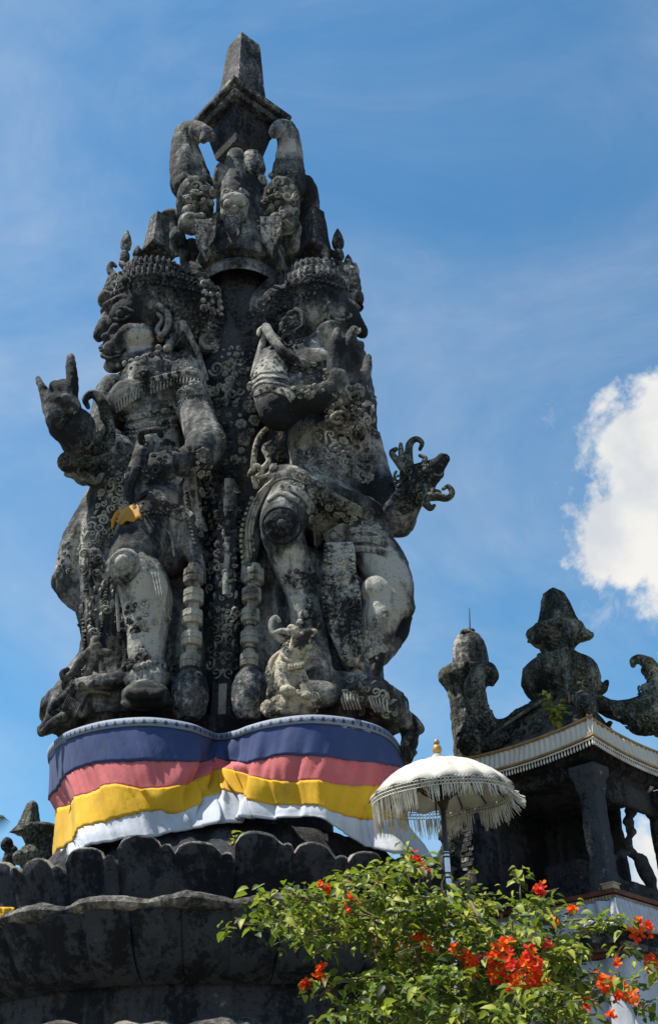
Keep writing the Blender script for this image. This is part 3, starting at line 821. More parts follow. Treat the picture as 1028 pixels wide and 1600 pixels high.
# head turned to the left
b.lump(238, 492, 9.6, 58, 62, 56); b.lump(206, 545, 9.55, 42, 30, 38, -18); b.lump(205, 505, 9.5, 36, 42, 36)
b.lump(177, 572, 9.52, 15, 12, 16); b.lump(166, 556, 9.5, 9, 6, 13, -10); b.lump(164, 543, 9.5, 10, 6, 13, 8)
b.limb((172, 488, 9.52, 9), (162, 508, 9.5, 10), (156, 524, 9.5, 11)); b.lump(168, 527, 9.42, 10, 8, 8); b.lump(166, 468, 9.52, 14, 15, 20)
b.limb((166, 478, 9.42, 6), (190, 466, 9.3, 7), (215, 474, 9.25, 5)); b.lump(190, 490, 9.34, 15, 10, 10, 10)
b.lump(186, 520, 9.4, 17, 16, 14); b.lump(217, 531, 9.37, 36, 27, 20, -8); b.lump(176, 545, 9.42, 14, 14, 12)
# near arm
b.limb((290, 585, 9.4, 32), (298, 620, 9.3, 30), (312, 660, 9.15, 29), (322, 690, 9.05, 31)); b.limb((324, 688, 9.05, 32), (312, 712, 8.95, 29), (290, 722, 8.85, 24), (268, 722, 8.75, 20))
b.lump(262, 725, 8.72, 24, 22, 22); b.lump(252, 735, 8.65, 16, 16, 14)
for k in range(4): b.limb((240 + k * 9, 712 + k * 2, 8.66, 7), (238 + k * 9, 730, 8.58, 7), (246 + k * 8, 744, 8.62, 6))
# far arm and raised hand
b.limb((178, 612, 9.55, 28), (166, 660, 9.5, 27), (150, 705, 9.4, 27)); b.limb((152, 706, 9.4, 28), (134, 700, 9.2, 30), (118, 680, 9.0, 28), (100, 655, 8.92, 22))
b.lump(120, 668, 9.0, 30, 34, 28, 25)
b.limb((100, 668, 8.92, 24), (92, 648, 8.9, 22), (88, 630, 8.9, 21))
b.limb((112, 640, 8.9, 11), (113, 600, 8.9, 10), (112, 575, 8.9, 9), (111, 559, 8.9, 7)); b.limb((76, 640, 8.9, 10), (69, 612, 8.9, 8), (60, 591, 8.9, 5))
b.limb((86, 620, 8.86, 9), (85, 604, 8.82, 9), (92, 606, 8.76, 8), (94, 622, 8.74, 7)); b.limb((98, 616, 8.84, 9), (100, 600, 8.8, 9), (106, 606, 8.74, 8), (106, 622, 8.74, 7))
b.limb((118, 650, 8.85, 11), (116, 630, 8.78, 10), (104, 622, 8.72, 8))
# lower left carved mass, hip and trailing robe
b.limb((175, 690, 9.4, 22), (150, 712, 9.3, 30), (128, 728, 9.2, 22), (108, 722, 9.15, 13)); b.lump(140, 742, 9.3, 26, 16, 20, 15); b.lump(118, 740, 9.25, 18, 9, 14, 0)
b.limb((185, 710, 9.35, 32), (190, 760, 9.4, 34), (175, 800, 9.45, 36), (160, 850, 9.5, 36), (160, 930, 9.5, 34)); b.limb((228, 690, 9.15, 14), (215, 740, 9.1, 16), (205, 780, 9.12, 14))
b.limb((152, 800, 9.6, 22), (128, 850, 9.6, 26), (112, 890, 9.6, 26), (112, 920, 9.6, 24), (128, 945, 9.6, 16)); b.lump(100, 908, 9.6, 20, 24, 18)
b.limb((318, 570, 10.15, 42), (322, 520, 10.15, 36)); b.limb((188, 735, 9.5, 26), (155, 795, 9.55, 30), (126, 850, 9.58, 30), (112, 890, 9.6, 26)); b.limb((165, 880, 9.5, 36), (160, 960, 9.45, 30), (160, 1040, 9.4, 34), (165, 1100, 9.3, 38)); b.limb((140, 950, 9.6, 22), (142, 1010, 9.6, 14), (125, 1045, 9.5, 18), (108, 1085, 9.3, 26), (92, 1120, 9.2, 22), (72, 1138, 9.2, 12))
b.lump(135, 1085, 9.2, 34, 40, 26); b.lump(108, 1118, 9.15, 36, 24, 26, 15)
# hips, thigh, shin and foot of the near leg
b.lump(248, 800, 9.35, 52, 44, 48); b.limb((238, 800, 9.3, 46), (222, 845, 9.1, 44), (205, 880, 8.9, 36)); b.limb((272, 810, 9.35, 40), (276, 850, 9.3, 36), (268, 880, 9.3, 24))
b.limb((205, 885, 8.9, 34), (226, 910, 8.9, 38), (234, 950, 8.95, 36), (230, 1000, 8.95, 31), (229, 1045, 8.92, 27)); b.limb((196, 890, 8.88, 22), (205, 940, 8.9, 16), (215, 1000, 8.9, 15))
b.lump(232, 1062, 8.85, 36, 24, 34); b.lump(228, 1085, 8.7, 38, 22, 34); b.lump(230, 1098, 8.75, 42, 12, 38)
for k in range(5): b.lump(202 + k * 12, 1084 + (k % 2), 8.52, 8, 10, 16)
# robe fall beside the leg, back panel
b.limb((294, 720, 9.3, 18), (298, 790, 9.25, 18), (300, 850, 9.2, 16), (312, 890, 9.15, 10), (320, 912, 9.12, 4)); b.limb((280, 800, 9.3, 20), (292, 850, 9.25, 15), (318, 905, 9.15, 4))
b.limb((280, 880, 9.65, 44), (280, 990, 9.65, 44), (280, 1100, 9.55, 48)); b.limb((200, 900, 9.6, 40), (200, 1000, 9.6, 42), (200, 1100, 9.5, 46))
b.limb((250, 760, 10.0, 76), (255, 640, 10.0, 66), (262, 560, 10.0, 52)); b.limb((200, 830, 10.1, 60), (200, 960, 10.1, 66), (195, 1100, 9.9, 86))
for k in range(6): b.limb((146 + k * 11, 860, 9.28 - .02 * k, 5), (146 + k * 10, 960, 9.2 - .01 * k, 6), (150 + k * 9.5, 1050, 9.14, 6), (150 + k * 10, 1108, 9.08, 6))
b.turn(215, [(150, 1128), (150, 1112), (120, 1106)], 9.75, 30)
WL = ((218, 532, 9.3, 22, .75), (200, 556, 9.4, 20, .3), (190, 490, 9.3, 30, -.45), (165, 520, 9.4, 25, -.35), (300, 630, 9.2, 26, .25), (262, 655, 9.2, 40, .2), (322, 690, 8.95, 30, .15),
      (230, 945, 8.85, 50, .5), (228, 1000, 8.85, 40, .55), (232, 1058, 8.75, 28, .4), (228, 1090, 8.5, 30, -.5), (200, 850, 8.9, 34, -.35), (275, 850, 9.1, 40, .25), (120, 668, 8.95, 34, -.4), (255, 725, 8.6, 26, -.5),
      (88, 650, 8.85, 22, .2), (170, 1000, 9.3, 60, -.2), (108, 870, 9.5, 40, .4), (95, 910, 9.5, 25, -.3), (120, 1080, 9.1, 40, .3), (185, 780, 9.2, 40, -.1), (250, 790, 9.1, 40, .3), (110, 600, 8.9, 40, -.3))  # pale blobs include the sunlit left flank, painted into the stone
sculpt('body', b, .019, MT['skin'], LF, .008, 1, 11.0, wear_and_light=WL)
# crown
cw = Body()
cw.lump(240, 452, 9.65, 70, 32, 60, -4); cw.turn(243, [(62, 486), (66, 474), (60, 466), (60, 456), (52, 450), (52, 440), (40, 434), (34, 428)], 9.62, 26)
cw.limb((300, 430, 9.7, 22), (322, 470, 9.7, 24), (328, 520, 9.7, 18), (324, 545, 9.65, 12)); cw.limb((270, 440, 9.5, 24), (280, 490, 9.5, 26), (275, 530, 9.5, 20)); cw.lump(300, 490, 9.6, 34, 50, 36)
cw.limb((180, 440, 9.55, 14), (168, 470, 9.52, 10), (164, 486, 9.5, 8))
sculpt('crown', cw, .026, MT['carved'], LF, .018, 1, 11.0, wear_and_light=((240, 425, 9.5, 60, -.15), (190, 430, 9.5, 20, .2)))
# ------------------------------------------------------------------ right figure
RF = thing('temple_statue', 'tall stone deity statue facing right, arms folded, a dragon on its elbow', 'statue', P(500, 1100, 9.4), 'stone deities round the column')
b = Body()
b.limb((505, 800, 9.45, 62), (505, 740, 9.5, 56), (500, 690, 9.55, 54), (498, 640, 9.55, 58), (495, 600, 9.55, 58)); b.lump(480, 560, 9.6, 62, 34, 50, 15); b.lump(470, 615, 9.35, 36, 34, 30)
b.limb((500, 575, 9.6, 36), (508, 545, 9.6, 34))
# head turned right
b.lump(500, 492, 9.62, 54, 60, 54); b.lump(525, 545, 9.55, 34, 30, 34, 15); b.lump(528, 505, 9.52, 34, 44, 36); b.lump(517, 530, 9.35, 26, 30, 14)
b.limb((552, 485, 9.52, 8), (560, 505, 9.5, 9), (566, 520, 9.5, 10)); b.lump(556, 466, 9.55, 13, 14, 18); b.lump(556, 540, 9.5, 10, 7, 12); b.lump(550, 556, 9.5, 12, 10, 14)
b.limb((505, 476, 9.32, 5), (530, 468, 9.3, 6), (552, 476, 9.4, 5)); b.lump(532, 490, 9.36, 14, 9, 10)
# near arm folded
b.limb((428, 568, 9.35, 30), (424, 595, 9.25, 31), (428, 625, 9.1, 30), (436, 645, 9.0, 31)); b.limb((436, 640, 9.0, 32), (465, 628, 8.9, 27), (495, 622, 8.82, 22), (515, 612, 8.8, 18)); b.lump(440, 655, 9.0, 26, 14, 22)
b.lump(528, 600, 8.82, 20, 26, 18)
b.limb((518, 590, 8.8, 10), (520, 560, 8.8, 9), (524, 535, 8.82, 9), (527, 518, 8.84, 7)); b.limb((532, 590, 8.85, 10), (538, 560, 8.85, 10), (545, 535, 8.87, 10), (553, 516, 8.9, 8)); b.limb((548, 595, 8.9, 10), (556, 565, 8.92, 10), (562, 540, 8.95, 8))
b.limb((556, 600, 9.0, 12), (572, 580, 9.1, 9), (575, 558, 9.15, 6)); b.limb((540, 620, 8.85, 14), (560, 615, 8.9, 10), (566, 600, 8.95, 8))
# right flank
b.limb((548, 560, 9.75, 26), (556, 620, 9.7, 30), (562, 680, 9.65, 28), (560, 740, 9.6, 30), (565, 800, 9.55, 32)); b.lump(545, 680, 9.4, 34, 60, 30); b.limb((520, 640, 9.2, 24), (540, 660, 9.2, 22), (565, 650, 9.3, 20), (580, 630, 9.4, 10))
b.lump(570, 640, 9.5, 18, 30, 18)
# skirt roll and hips
b.limb((415, 755, 9.2, 14), (445, 745, 9.05, 20), (490, 760, 9.0, 22), (530, 785, 9.05, 24), (575, 800, 9.2, 24)); b.limb((425, 765, 9.15, 16), (400, 810, 9.2, 15), (392, 860, 9.2, 13), (384, 905, 9.2, 8))
b.lump(510, 800, 9.4, 70, 50, 52); b.limb((470, 770, 9.2, 42), (452, 795, 9.0, 40), (440, 822, 8.85, 36))
b.limb((440, 830, 8.85, 34), (452, 870, 8.95, 32), (466, 910, 9.0, 27), (476, 950, 9.0, 25), (484, 1000, 9.0, 28), (492, 1060, 8.95, 32)); b.lump(495, 1085, 8.85, 40, 22, 34)
# far leg, knee out to the right
b.limb((560, 840, 9.35, 44), (595, 880, 9.2, 40), (618, 925, 9.1, 32), (632, 948, 9.08, 18)); b.lump(630, 950, 9.12, 16, 22, 18); b.limb((616, 930, 9.1, 30), (596, 960, 9.05, 32), (580, 1000, 9.05, 28), (572, 1050, 9.05, 24)); b.lump(590, 930, 9.0, 26, 32, 24, 20)
b.lump(622, 990, 9.3, 16, 26, 20, -30); b.limb((635, 965, 9.25, 10), (620, 1000, 9.2, 11), (590, 1035, 9.15, 12), (555, 1065, 9.0, 8))
b.lump(570, 1080, 9.0, 44, 26, 34); b.limb((560, 1060, 9.05, 20), (600, 1100, 9.1, 24), (628, 1122, 9.25, 18), (648, 1140, 9.35, 10)); b.limb((612, 1100, 9.25, 16), (626, 1112, 9.3, 12), (632, 1104, 9.3, 5))
b.limb((630, 1120, 9.4, 14), (640, 1150, 9.4, 14), (634, 1185, 9.4, 12))
# arm with dragon
b.limb((575, 690, 9.65, 22), (590, 750, 9.5, 24), (606, 790, 9.35, 26), (622, 818, 9.25, 24), (632, 800, 9.2, 22), (645, 770, 9.15, 20)); b.lump(618, 812, 9.25, 30, 28, 26)
# backing
b.limb((470, 760, 10.05, 80), (480, 640, 10.05, 66), (480, 560, 10.05, 50)); b.limb((520, 830, 10.1, 62), (500, 960, 10.1, 90), (500, 1100, 9.9, 104)); b.limb((420, 880, 9.6, 36), (415, 980, 9.6, 40), (415, 1100, 9.55, 46)); b.limb((470, 900, 9.5, 50), (480, 1000, 9.5, 56), (500, 1100, 9.45, 70))
b.limb((540, 700, 10.05, 38), (530, 560, 10.05, 40))
b.turn(490, [(150, 1126), (150, 1108), (120, 1100)], 9.75, 30)
WR = ((515, 535, 9.25, 30, .6), (510, 488, 9.25, 30, .3), (560, 500, 9.4, 26, -.3), (424, 590, 9.1, 30, .6), (440, 648, 8.9, 36, -.6), (480, 630, 8.8, 30, -.55), (520, 560, 8.8, 40, -.25), (440, 820, 8.7, 22, -.5), (440, 790, 8.9, 30, .3), (466, 890, 8.9, 36, .5),
      (480, 960, 8.9, 40, .3), (420, 1000, 9.4, 50, .15), (600, 900, 9.0, 44, .45), (595, 950, 9.0, 40, .55), (580, 1000, 9.0, 30, .3), (640, 950, 9.1, 18, -.3), (620, 985, 9.25, 26, -.5), (600, 780, 9.3, 50, -.45), (570, 700, 9.5, 60, -.15), (470, 690, 9.3, 34, .45), (545, 680, 9.3, 40, .15), (500, 720, 9.2, 30, .3), (575, 720, 9.5, 40, .2), (390, 860, 9.1, 40, .4))  # pale blobs include sunlight on shoulder and knee, painted into the stone
sculpt('body', b, .019, MT['skin'], RF, .008, 1, 11.0, wear_and_light=WR)
cw = Body()
cw.lump(492, 450, 9.68, 58, 30, 56, 4); cw.turn(490, [(56, 484), (60, 472), (53, 464), (53, 454), (45, 446), (45, 438), (36, 430), (32, 424)], 9.65, 26)
cw.limb((440, 440, 9.72, 18), (412, 470, 9.75, 20), (400, 510, 9.75, 18), (398, 540, 9.7, 14)); cw.lump(440, 490, 9.6, 36, 46, 36); cw.lump(458, 520, 9.5, 24, 34, 24); cw.limb((545, 430, 9.6, 16), (556, 460, 9.6, 11), (560, 480, 9.58, 8))
sculpt('crown', cw, .026, MT['carved'], RF, .018, 1, 11.0, wear_and_light=((490, 430, 9.5, 50, .05), (420, 470, 9.6, 30, .15)))
surf_ready()

# ---- crowns' shafts and finials
def finial_drop(px, py_t, py_b, Y, r):
    m = Body(); h = py_b - py_t
    m.turn(px, [(1, py_b + 2), (r * .5, py_b), (r * .95, py_b - .12 * h), (r * .85, py_b - .25 * h), (r * .45, py_b - .36 * h), (r * .9, py_b - .46 * h), (r * 1.0, py_b - .6 * h), (r * .7, py_b - .8 * h), (r * .15, py_t)], Y, 10)
    return m
LC = [o for o in LF.children if o.name.startswith('crown')][0]; RC = [o for o in RF.children if o.name.startswith('crown')][0]
slab4(244, 404, 9.6, 34, 9, .35).build('slab', MT['stone'], LC, smooth=False)
obelisk(244, 396, 340, 9.6, 22, 15, -93).build('obelisk', MT['stone'], LC, smooth=False)
slab4(492, 402, 9.66, 34, 9, .35).build('slab', MT['stone'], RC, smooth=False)
obelisk(492, 396, 332, 9.66, 26, 16, -93).build('obelisk', MT['stone'], RC, smooth=False)
for (x, t, bt, Y, r) in ((194, 361, 410, 9.55, 9), (213, 384, 412, 9.5, 8), (176, 440, 470, 9.5, 6)): finial_drop(x, t, bt, Y, r).build('finial', MT['stone'], LC)
for (x, t, bt, Y, r) in ((529, 358, 408, 9.6, 10), (508, 384, 412, 9.5, 7), (545, 398, 432, 9.6, 8)): finial_drop(x, t, bt, Y, r).build('finial', MT['stone'], RC)
m = Body(); free_curl(m, [(190, 440), (180, 432), (172, 422), (175, 412), (181, 416)], 8, 3, 9.52); free_curl(m, [(205, 415), (198, 418), (190, 412)], 8, 5, 9.52); m.build('scroll', MT['stone'], LC)
m = Body(); free_curl(m, [(530, 440), (545, 438), (556, 428), (554, 414)], 9, 4, 9.62); free_curl(m, [(520, 412), (532, 416), (540, 426)], 8, 7, 9.6); m.build('scroll', MT['stone'], RC)
m = Body(); filigree(m, [(176, 436), (240, 416), (305, 432), (340, 470), (345, 545), (312, 545), (285, 520), (262, 480), (225, 455), (178, 452)], 4.6, 1.2, 'cfffbr', 9.6, 3)
filigree(m, [(160, 456), (178, 446), (188, 462), (166, 482)], 5, 1.2, 'bbf', 9.5, 4)
for k, y in enumerate((418, 432, 446)): beads(m, [(182 + k * -3, y + 12), (240, y - 4), (302 + k * 4, y + 12)], 3.2, 7, 9.6)
m.build('relief', MT['stone'], LC, kind='stuff')
m = Body(); filigree(m, [(436, 436), (490, 412), (548, 432), (552, 452), (500, 462), (470, 480), (468, 545), (440, 545), (425, 545), (395, 540), (396, 490)], 4.6, 1.2, 'cfffbr', 9.6, 5)
filigree(m, [(545, 440), (558, 436), (566, 480), (552, 470)], 5, 1.2, 'bbf', 9.5, 6)
for k, y in enumerate((416, 430, 444)): beads(m, [(434, y + 12), (490, y - 4), (548, y + 12)], 3.2, 7, 9.6)
m.build('relief', MT['stone'], RC, kind='stuff')

def crown_leaves(C, px, Y, rows, mat):
    m = Body()
    for (r, py, h) in rows:
        c = P(px, py, Y); q = mpp(c); n = max(10, int(2 * math.pi * r / 9))
        for i in range(n):
            a = 2 * math.pi * i / n; d = np.array((math.cos(a), math.sin(a), 0)); p = np.array((c[0], c[1], c[2])) + d * r * q
            e = np.cross(d, ZUP); m.ell(p + ZUP * h * q * .3, [e * 3.8 * q, d * 2.0 * q, ZUP * h * q * 1.0], 4, 4); m.ell(p - ZUP * h * .55 * q, [e * 2.4 * q, d * 2.4 * q, ZUP * 2.4 * q], 5, 4)
    m.build('leaf_cresting', MT[mat], C, kind='stuff')
ZUP = np.array((0, 0, 1.0))
crown_leaves(LC, 243, 9.62, ((64, 468, 11), (53, 446, 10)), 'stone')
crown_leaves(RC, 490, 9.65, ((57, 466, 11), (46, 444, 10)), 'stone')
# ------------------------------------------------------------------ carved ornaments of the left figure
ONE = ('knee_medallion', 'clasp', 'wheel_rosette')
def part(fn, name, mat, parent, **kw):
    m = Body(); fn(m)
    if name not in ONE: kw.setdefault('kind', 'stuff')
    if mat == 'stone': mat = 'relief'
    return m.build(name, MT[mat], parent, **kw) if m.n else None
def wing(m, apex, left, right, Y, w=9):
    free_curl(m, [(*left, Y - .05), ((left[0] + apex[0]) / 2 - 2, (left[1] + apex[1]) / 2 + 4, Y - .02), (*apex, Y), (apex[0] - 10, apex[1] + 1, Y - .03), (apex[0] - 12, apex[1] + 8, Y - .05)], w * .8, 3, Y)
    free_curl(m, [(*apex, Y), ((right[0] + apex[0]) / 2 + 3, (right[1] + apex[1]) / 2 - 2, Y), (*right, Y - .02)], w * .6, w * .5, Y)
def f(m):
    wing(m, (287, 506), (262, 545), (322, 592), 9.3, 9)
    jewel_band(m, [(284, 520), (262, 545), (228, 566), (195, 585), (170, 608)], 13, 9.3)
    jewel_band(m, [(178, 624), (215, 603), (250, 592), (285, 584), (320, 588)], 15, 9.3, fringe=13)
    filigree(m, [(270, 548), (310, 560), (316, 584), (262, 582), (200, 604), (215, 582)], 5, .9, 'bbb', 9.3, 2)
    rosette(m, 226, 588, 13, 8); curl(m, 222, 606, 9, 1.5, 1)
part(f, 'necklace', 'stone', LF)
def f(m):
    ear = [(248, 478), (262, 490), (262, 510), (252, 524), (246, 514), (254, 500), (247, 490)]
    free_curl(m, [(*q, 9.25) for q in ear], 6, 3, 9.25); boss(m, 250, 528, 8, h=1.0); boss(m, 248, 545, 7, h=1.0)
    for k in range(7): boss(m, 246 - k * 10, 552 + k * 3.2, 5.5, h=.9)
    for k in range(8): boss(m, 262 + (k % 2) * 8, 480 + k * 9, 5, h=.9)
part(f, 'ear_and_beard_beads', 'stone', LF)
def f(m):
    free_curl(m, [(174, 492, 9.34), (190, 481, 9.25), (208, 487, 9.22)], 3, 3, 9.3); free_curl(m, [(174, 495, 9.36), (190, 500, 9.26), (208, 491, 9.24)], 3, 2.5, 9.3)
    boss(m, 188, 491, 7, h=.9); curl(m, 168, 526, 6, 2.6, 1); free_curl(m, [(158, 548, 9.42), (170, 546, 9.38), (188, 552, 9.34), (196, 546, 9.32)], 2.5, 2, 9.4)
    free_curl(m, [(160, 556, 9.42), (172, 560, 9.38), (188, 556, 9.34)], 3, 2, 9.4)
    free_curl(m, [(175, 476, 9.38), (195, 467, 9.28), (222, 474, 9.24), (234, 492, 9.24)], 4, 2, 9.3)
part(f, 'face_carving', 'dark', LF)
def f(m):
    ringm(m, hit(326, 534)[0], hit(326, 534)[1], .085, .03); beads(m, [(338, 452), (344, 490), (338, 525)], 5); beads(m, [(326, 450), (330, 490), (324, 518)], 5)
    filigree(m, [(316, 440), (345, 450), (348, 520), (316, 515)], 6, 1.2, 'crb', 9.5, 9)
part(f, 'ear_pendant', 'stone', LF)
def f(m):
    jewel_band(m, [(270, 632), (284, 618), (304, 610), (326, 612)], 17, 9.1); rosette(m, 306, 604, 13, 8); curl(m, 284, 616, 8)
part(f, 'armband', 'stone', LF)
part(lambda m: (rosette(m, 318, 712, 14, 8), beads(m, [(296, 700), (308, 716), (306, 732)], 4)), 'wrist_rosette', 'stone', LF)
def f(m):
    jewel_band(m, [(190, 655), (222, 650), (262, 642), (276, 640)], 9); jewel_band(m, [(195, 668), (230, 664), (275, 655)], 8)
    strap(m, [(200, 682), (240, 680), (272, 672)], 5, 1.6); beads(m, [(200, 676), (240, 673), (274, 665)], 2.4)
part(f, 'chest_band', 'pale', LF)
def f(m):
    strap(m, [(205, 800), (240, 792), (280, 800), (296, 810)], 22, 4); jewel_band(m, [(212, 792), (245, 787), (286, 797)], 13)
    beads(m, [(214, 808), (246, 803), (288, 814)], 3); strap(m, [(222, 748), (250, 744), (284, 752)], 16, 2); beads(m, [(222, 738), (250, 734), (284, 742)], 2.6)
part(f, 'belt', 'pale', LF)
def f(m):
    p, n, ok = hit(196, 885); q = mpp(p); rt, u = frame(n); m.ell(p + n * q * 2, [rt * q * 27, u * q * 29, n * q * 9], 20, 8)
    p2 = p + n * q * 6
    ringm(m, p2, n, q * 24, q * 2.6, 22)
    for k in range(9):
        a = math.pi * (1.0 + k / 8); c = p2 + (rt * math.cos(a) + u * math.sin(a)) * q * 16 + n * q * 2; m.ell(c, [rt * q * 5, u * q * 5, n * q * 4], 6, 4)
    m.ell(p2 + u * q * 4 + n * q * 3, [rt * q * 13, u * q * 14, n * q * 8], 10, 7)
part(f, 'knee_medallion', 'stone', LF)
def f(m):
    jewel_band(m, [(185, 965), (200, 972), (225, 974), (262, 968)], 20); strap(m, [(186, 950), (225, 958), (263, 952)], 8); strap(m, [(188, 984), (225, 990), (262, 984)], 6)
    filigree(m, [(192, 944), (228, 944), (232, 984), (205, 990), (190, 975)], 6, 1.4, 'rcrb', 8.9, 4)
part(f, 'shin_guard', 'pale', LF)
def f(m):
    for k in range(9): boss(m, 198 + k * 9, 1042 + 3 * math.sin(k), 9, h=1.0)
    boss(m, 222, 1024, 12, h=1.2); boss(m, 222, 1040, 9, h=1.2); curl(m, 204, 1038, 8, 0, 1); curl(m, 238, 1038, 8, 3, -1); boss(m, 222, 1012, 6)
part(f, 'anklet', 'pale', LF)
def f(m):
    for k in range(3): free_curl(m, [(238 + k * 5, 895, 8.68), (246 + k * 4, 930, 8.66), (250 + k * 4, 955, 8.7)], 1.4, 1.2, 8.7)
    free_curl(m, [(246, 815, 9.0), (240, 842, 8.92)], 1.5, 1.5, 8.9); free_curl(m, [(212, 815, 8.98), (262, 830, 9.0), (272, 868, 9.0)], 2.2, 2.0, 9.0); free_curl(m, [(205, 830, 8.9), (188, 850, 8.86), (182, 900, 8.86), (186, 985, 8.95)], 3, 2.5, 8.9)
part(f, 'leg_cord', 'stone', LF)
def f(m):
    jewel_band(m, [(300, 740), (304, 790), (318, 830)], 12); beads(m, [(292, 738), (294, 800), (304, 850)], 3); filigree(m, [(300, 725), (340, 730), (340, 880), (322, 880), (304, 800)], 6, 1.3, 'ccrbf', 9.4, 11)
part(f, 'side_sash', 'stone', LF)
def f(m):
    filigree(m, [(168, 735), (205, 745), (200, 800), (186, 830), (165, 870), (130, 905), (118, 870), (150, 800)], 6.5, 1.3, 'cccfb', 9.4, 12, split=(LF, 'relief'))
    filigree(m, [(130, 880), (172, 870), (180, 930), (150, 1000), (128, 990)], 7, .9, 'cffb', 9.4, 13, 4.7, split=(LF, 'relief'))
    for k in range(7): beads(m, [(176 - k * 3, 880 + k * 12), (172 - k * 3, 900 + k * 20)], 2.2)
    filigree(m, [(92, 870), (118, 830), (150, 815), (140, 860), (112, 895), (88, 900)], 4.5, 1.0, 'ffcb', 9.5, 71); beads(m, [(128, 950), (134, 1000), (128, 1040)], 3); beads(m, [(140, 950), (146, 1000), (142, 1050)], 3)
part(f, 'robe_relief', 'pale', LF, kind='stuff')
def f(m):
    for (pts, a, b_) in (([(152, 1010), (130, 1030), (116, 1050), (104, 1062), (98, 1052), (106, 1046)], 9, 4), ([(150, 1000), (142, 1040), (130, 1070), (120, 1100), (112, 1112)], 8, 5), ([(145, 1060), (130, 1090), (122, 1110), (130, 1118), (138, 1100)], 6, 4),
                        ([(168, 1020), (140, 1016), (135, 1028)], 7, 3), ([(120, 1070), (100, 1090), (86, 1100), (80, 1112), (90, 1116)], 8, 4), ([(100, 1120), (80, 1132), (66, 1146), (62, 1138)], 9, 4), ([(135, 1080), (160, 1082), (172, 1084)], 5, 3)):
        free_curl(m, [(x, y, 9.0) for x, y in pts], a, b_, 9.0)
    filigree(m, [(100, 1060), (150, 1040), (150, 1110), (80, 1130)], 8, 1.2, 'ccf', 9.1, 15, split=(LF, 'rim'))
    for k in range(9): free_curl(m, [(108 + k * 2.2, 1086 + k * 2, 8.92), (101 + k * 2.2, 1100 + k * 2, 8.9), (100 + k * 2.2, 1112 + k, 8.92)], 1.6, 1.2, 8.9)
part(f, 'serpent_scrolls', 'rim', LF)
def f(m):
    free_curl(m, [(172, 700, 9.2), (168, 660, 9.15), (160, 630, 9.1), (146, 616, 9.1), (134, 624, 9.1), (138, 636, 9.1)], 12, 4, 9.1)
    free_curl(m, [(150, 690, 9.05), (160, 672, 9.05), (158, 660, 9.05)], 8, 3, 9.05); ringm(m, P(107, 722, 9.0), nrm(-fw), .075, .04)
    free_curl(m, [(135, 742, 9.1), (150, 752, 9.08), (160, 742, 9.08)], 8, 4, 9.1); free_curl(m, [(125, 722, 9.0), (150, 720, 8.98), (172, 712, 9.0)], 9, 6, 9)
    filigree(m, [(128, 690), (200, 690), (205, 735), (150, 755), (120, 735)], 7, 1.2, 'ccfb', 9.2, 17)
    jewel_band(m, [(92, 668), (104, 652), (118, 640)], 12)
part(f, 'serpent_bracelet', 'mossy', LF)
def f(m):
    free_curl(m, [(222, 690, 8.8), (222, 676, 8.75), (246, 672, 8.7), (252, 680, 8.7)], 6, 5, 8.7); free_curl(m, [(214, 735, 8.95), (202, 765, 9.0), (208, 790, 9.0), (228, 770, 8.95)], 9, 4, 8.9)
    filigree(m, [(225, 685), (272, 688), (282, 720), (268, 752), (232, 748)], 6, 1.0, 'bbc', 8.6, 19)
part(f, 'held_sceptre', 'dark', LF)
# ochre cloth scrap tied at the hip
m = Body(); v = []
for j in range(7):
    for i in range(9):
        x, y = 181 + i * 4.4 + j * 1.2 + 1.5 * math.sin(j), 798 + j * 3.8 - i * .9 + 1.2 * math.sin(i * 1.7)
        p_, n_, ok_ = hit(x, y, 8.9); v.append(p_ + n_ * (.022 + .014 * math.sin(i * 1.6 + j * .5)))
m.add(v, [(j * 9 + i, j * 9 + i + 1, j * 9 + i + 10, j * 9 + i + 9) for j in range(6) for i in range(8)])
m.limb((184, 802, 8.85, 4), (178, 812, 8.85, 3), (176, 824, 8.87, 2)); MT['ochre'] = cloth('ochre_cloth', (.50, .24, .03)); o = m.build('cloth_scrap', MT['ochre'], label='small ochre cloth scrap tied at the hip of the left statue', cat='cloth')
so = o.modifiers.new('t', 'SOLIDIFY'); so.thickness = .012

# ------------------------------------------------------------------ right figure
def f(m):
    wing(m, (416, 515), (398, 588), (470, 575), 9.25, 9)
    free_curl(m, [(416, 512, 9.2), (430, 535, 9.12), (452, 556, 9.1), (480, 570, 9.1)], 8, 6, 9.2)
    jewel_band(m, [(424, 532), (446, 556), (478, 570), (512, 582)], 13, 9.2); filigree(m, [(445, 560), (512, 575), (508, 612), (470, 622), (452, 600)], 6, 1.3, 'crb', 9.2, 22)
    for k in range(7): free_curl(m, [(474 + k * 6, 604, 8.95), (473 + k * 6, 618, 8.92)], 2, 2, 8.9)
part(f, 'necklace', 'stone', RF)
def f(m):
    for k in range(4): strap(m, [(394, 592 + k * 8), (412, 582 + k * 8), (440, 583 + k * 9), (455, 590 + k * 9)], 4, 2)
    jewel_band(m, [(398, 615), (420, 608), (448, 614), (458, 624)], 12); filigree(m, [(395, 560), (440, 552), (450, 580), (398, 584)], 4.5, 1.1, 'bbb', 9.1, 23)
part(f, 'armband', 'stone', RF)
def f(m):
    free_curl(m, [(462, 484, 9.3), (472, 490, 9.25), (474, 508, 9.25), (464, 516, 9.28)], 4.5, 3, 9.25)
    for k in range(6): boss(m, 446 + (k % 2) * 9, 480 + k * 10, 6, h=.9)
    ringm(m, P(450, 532, 9.15), nrm(-fw), .065, .018); filigree(m, [(390, 490), (440, 475), (452, 530), (430, 545), (392, 530)], 6, 1.2, 'rcb', 9.5, 24)
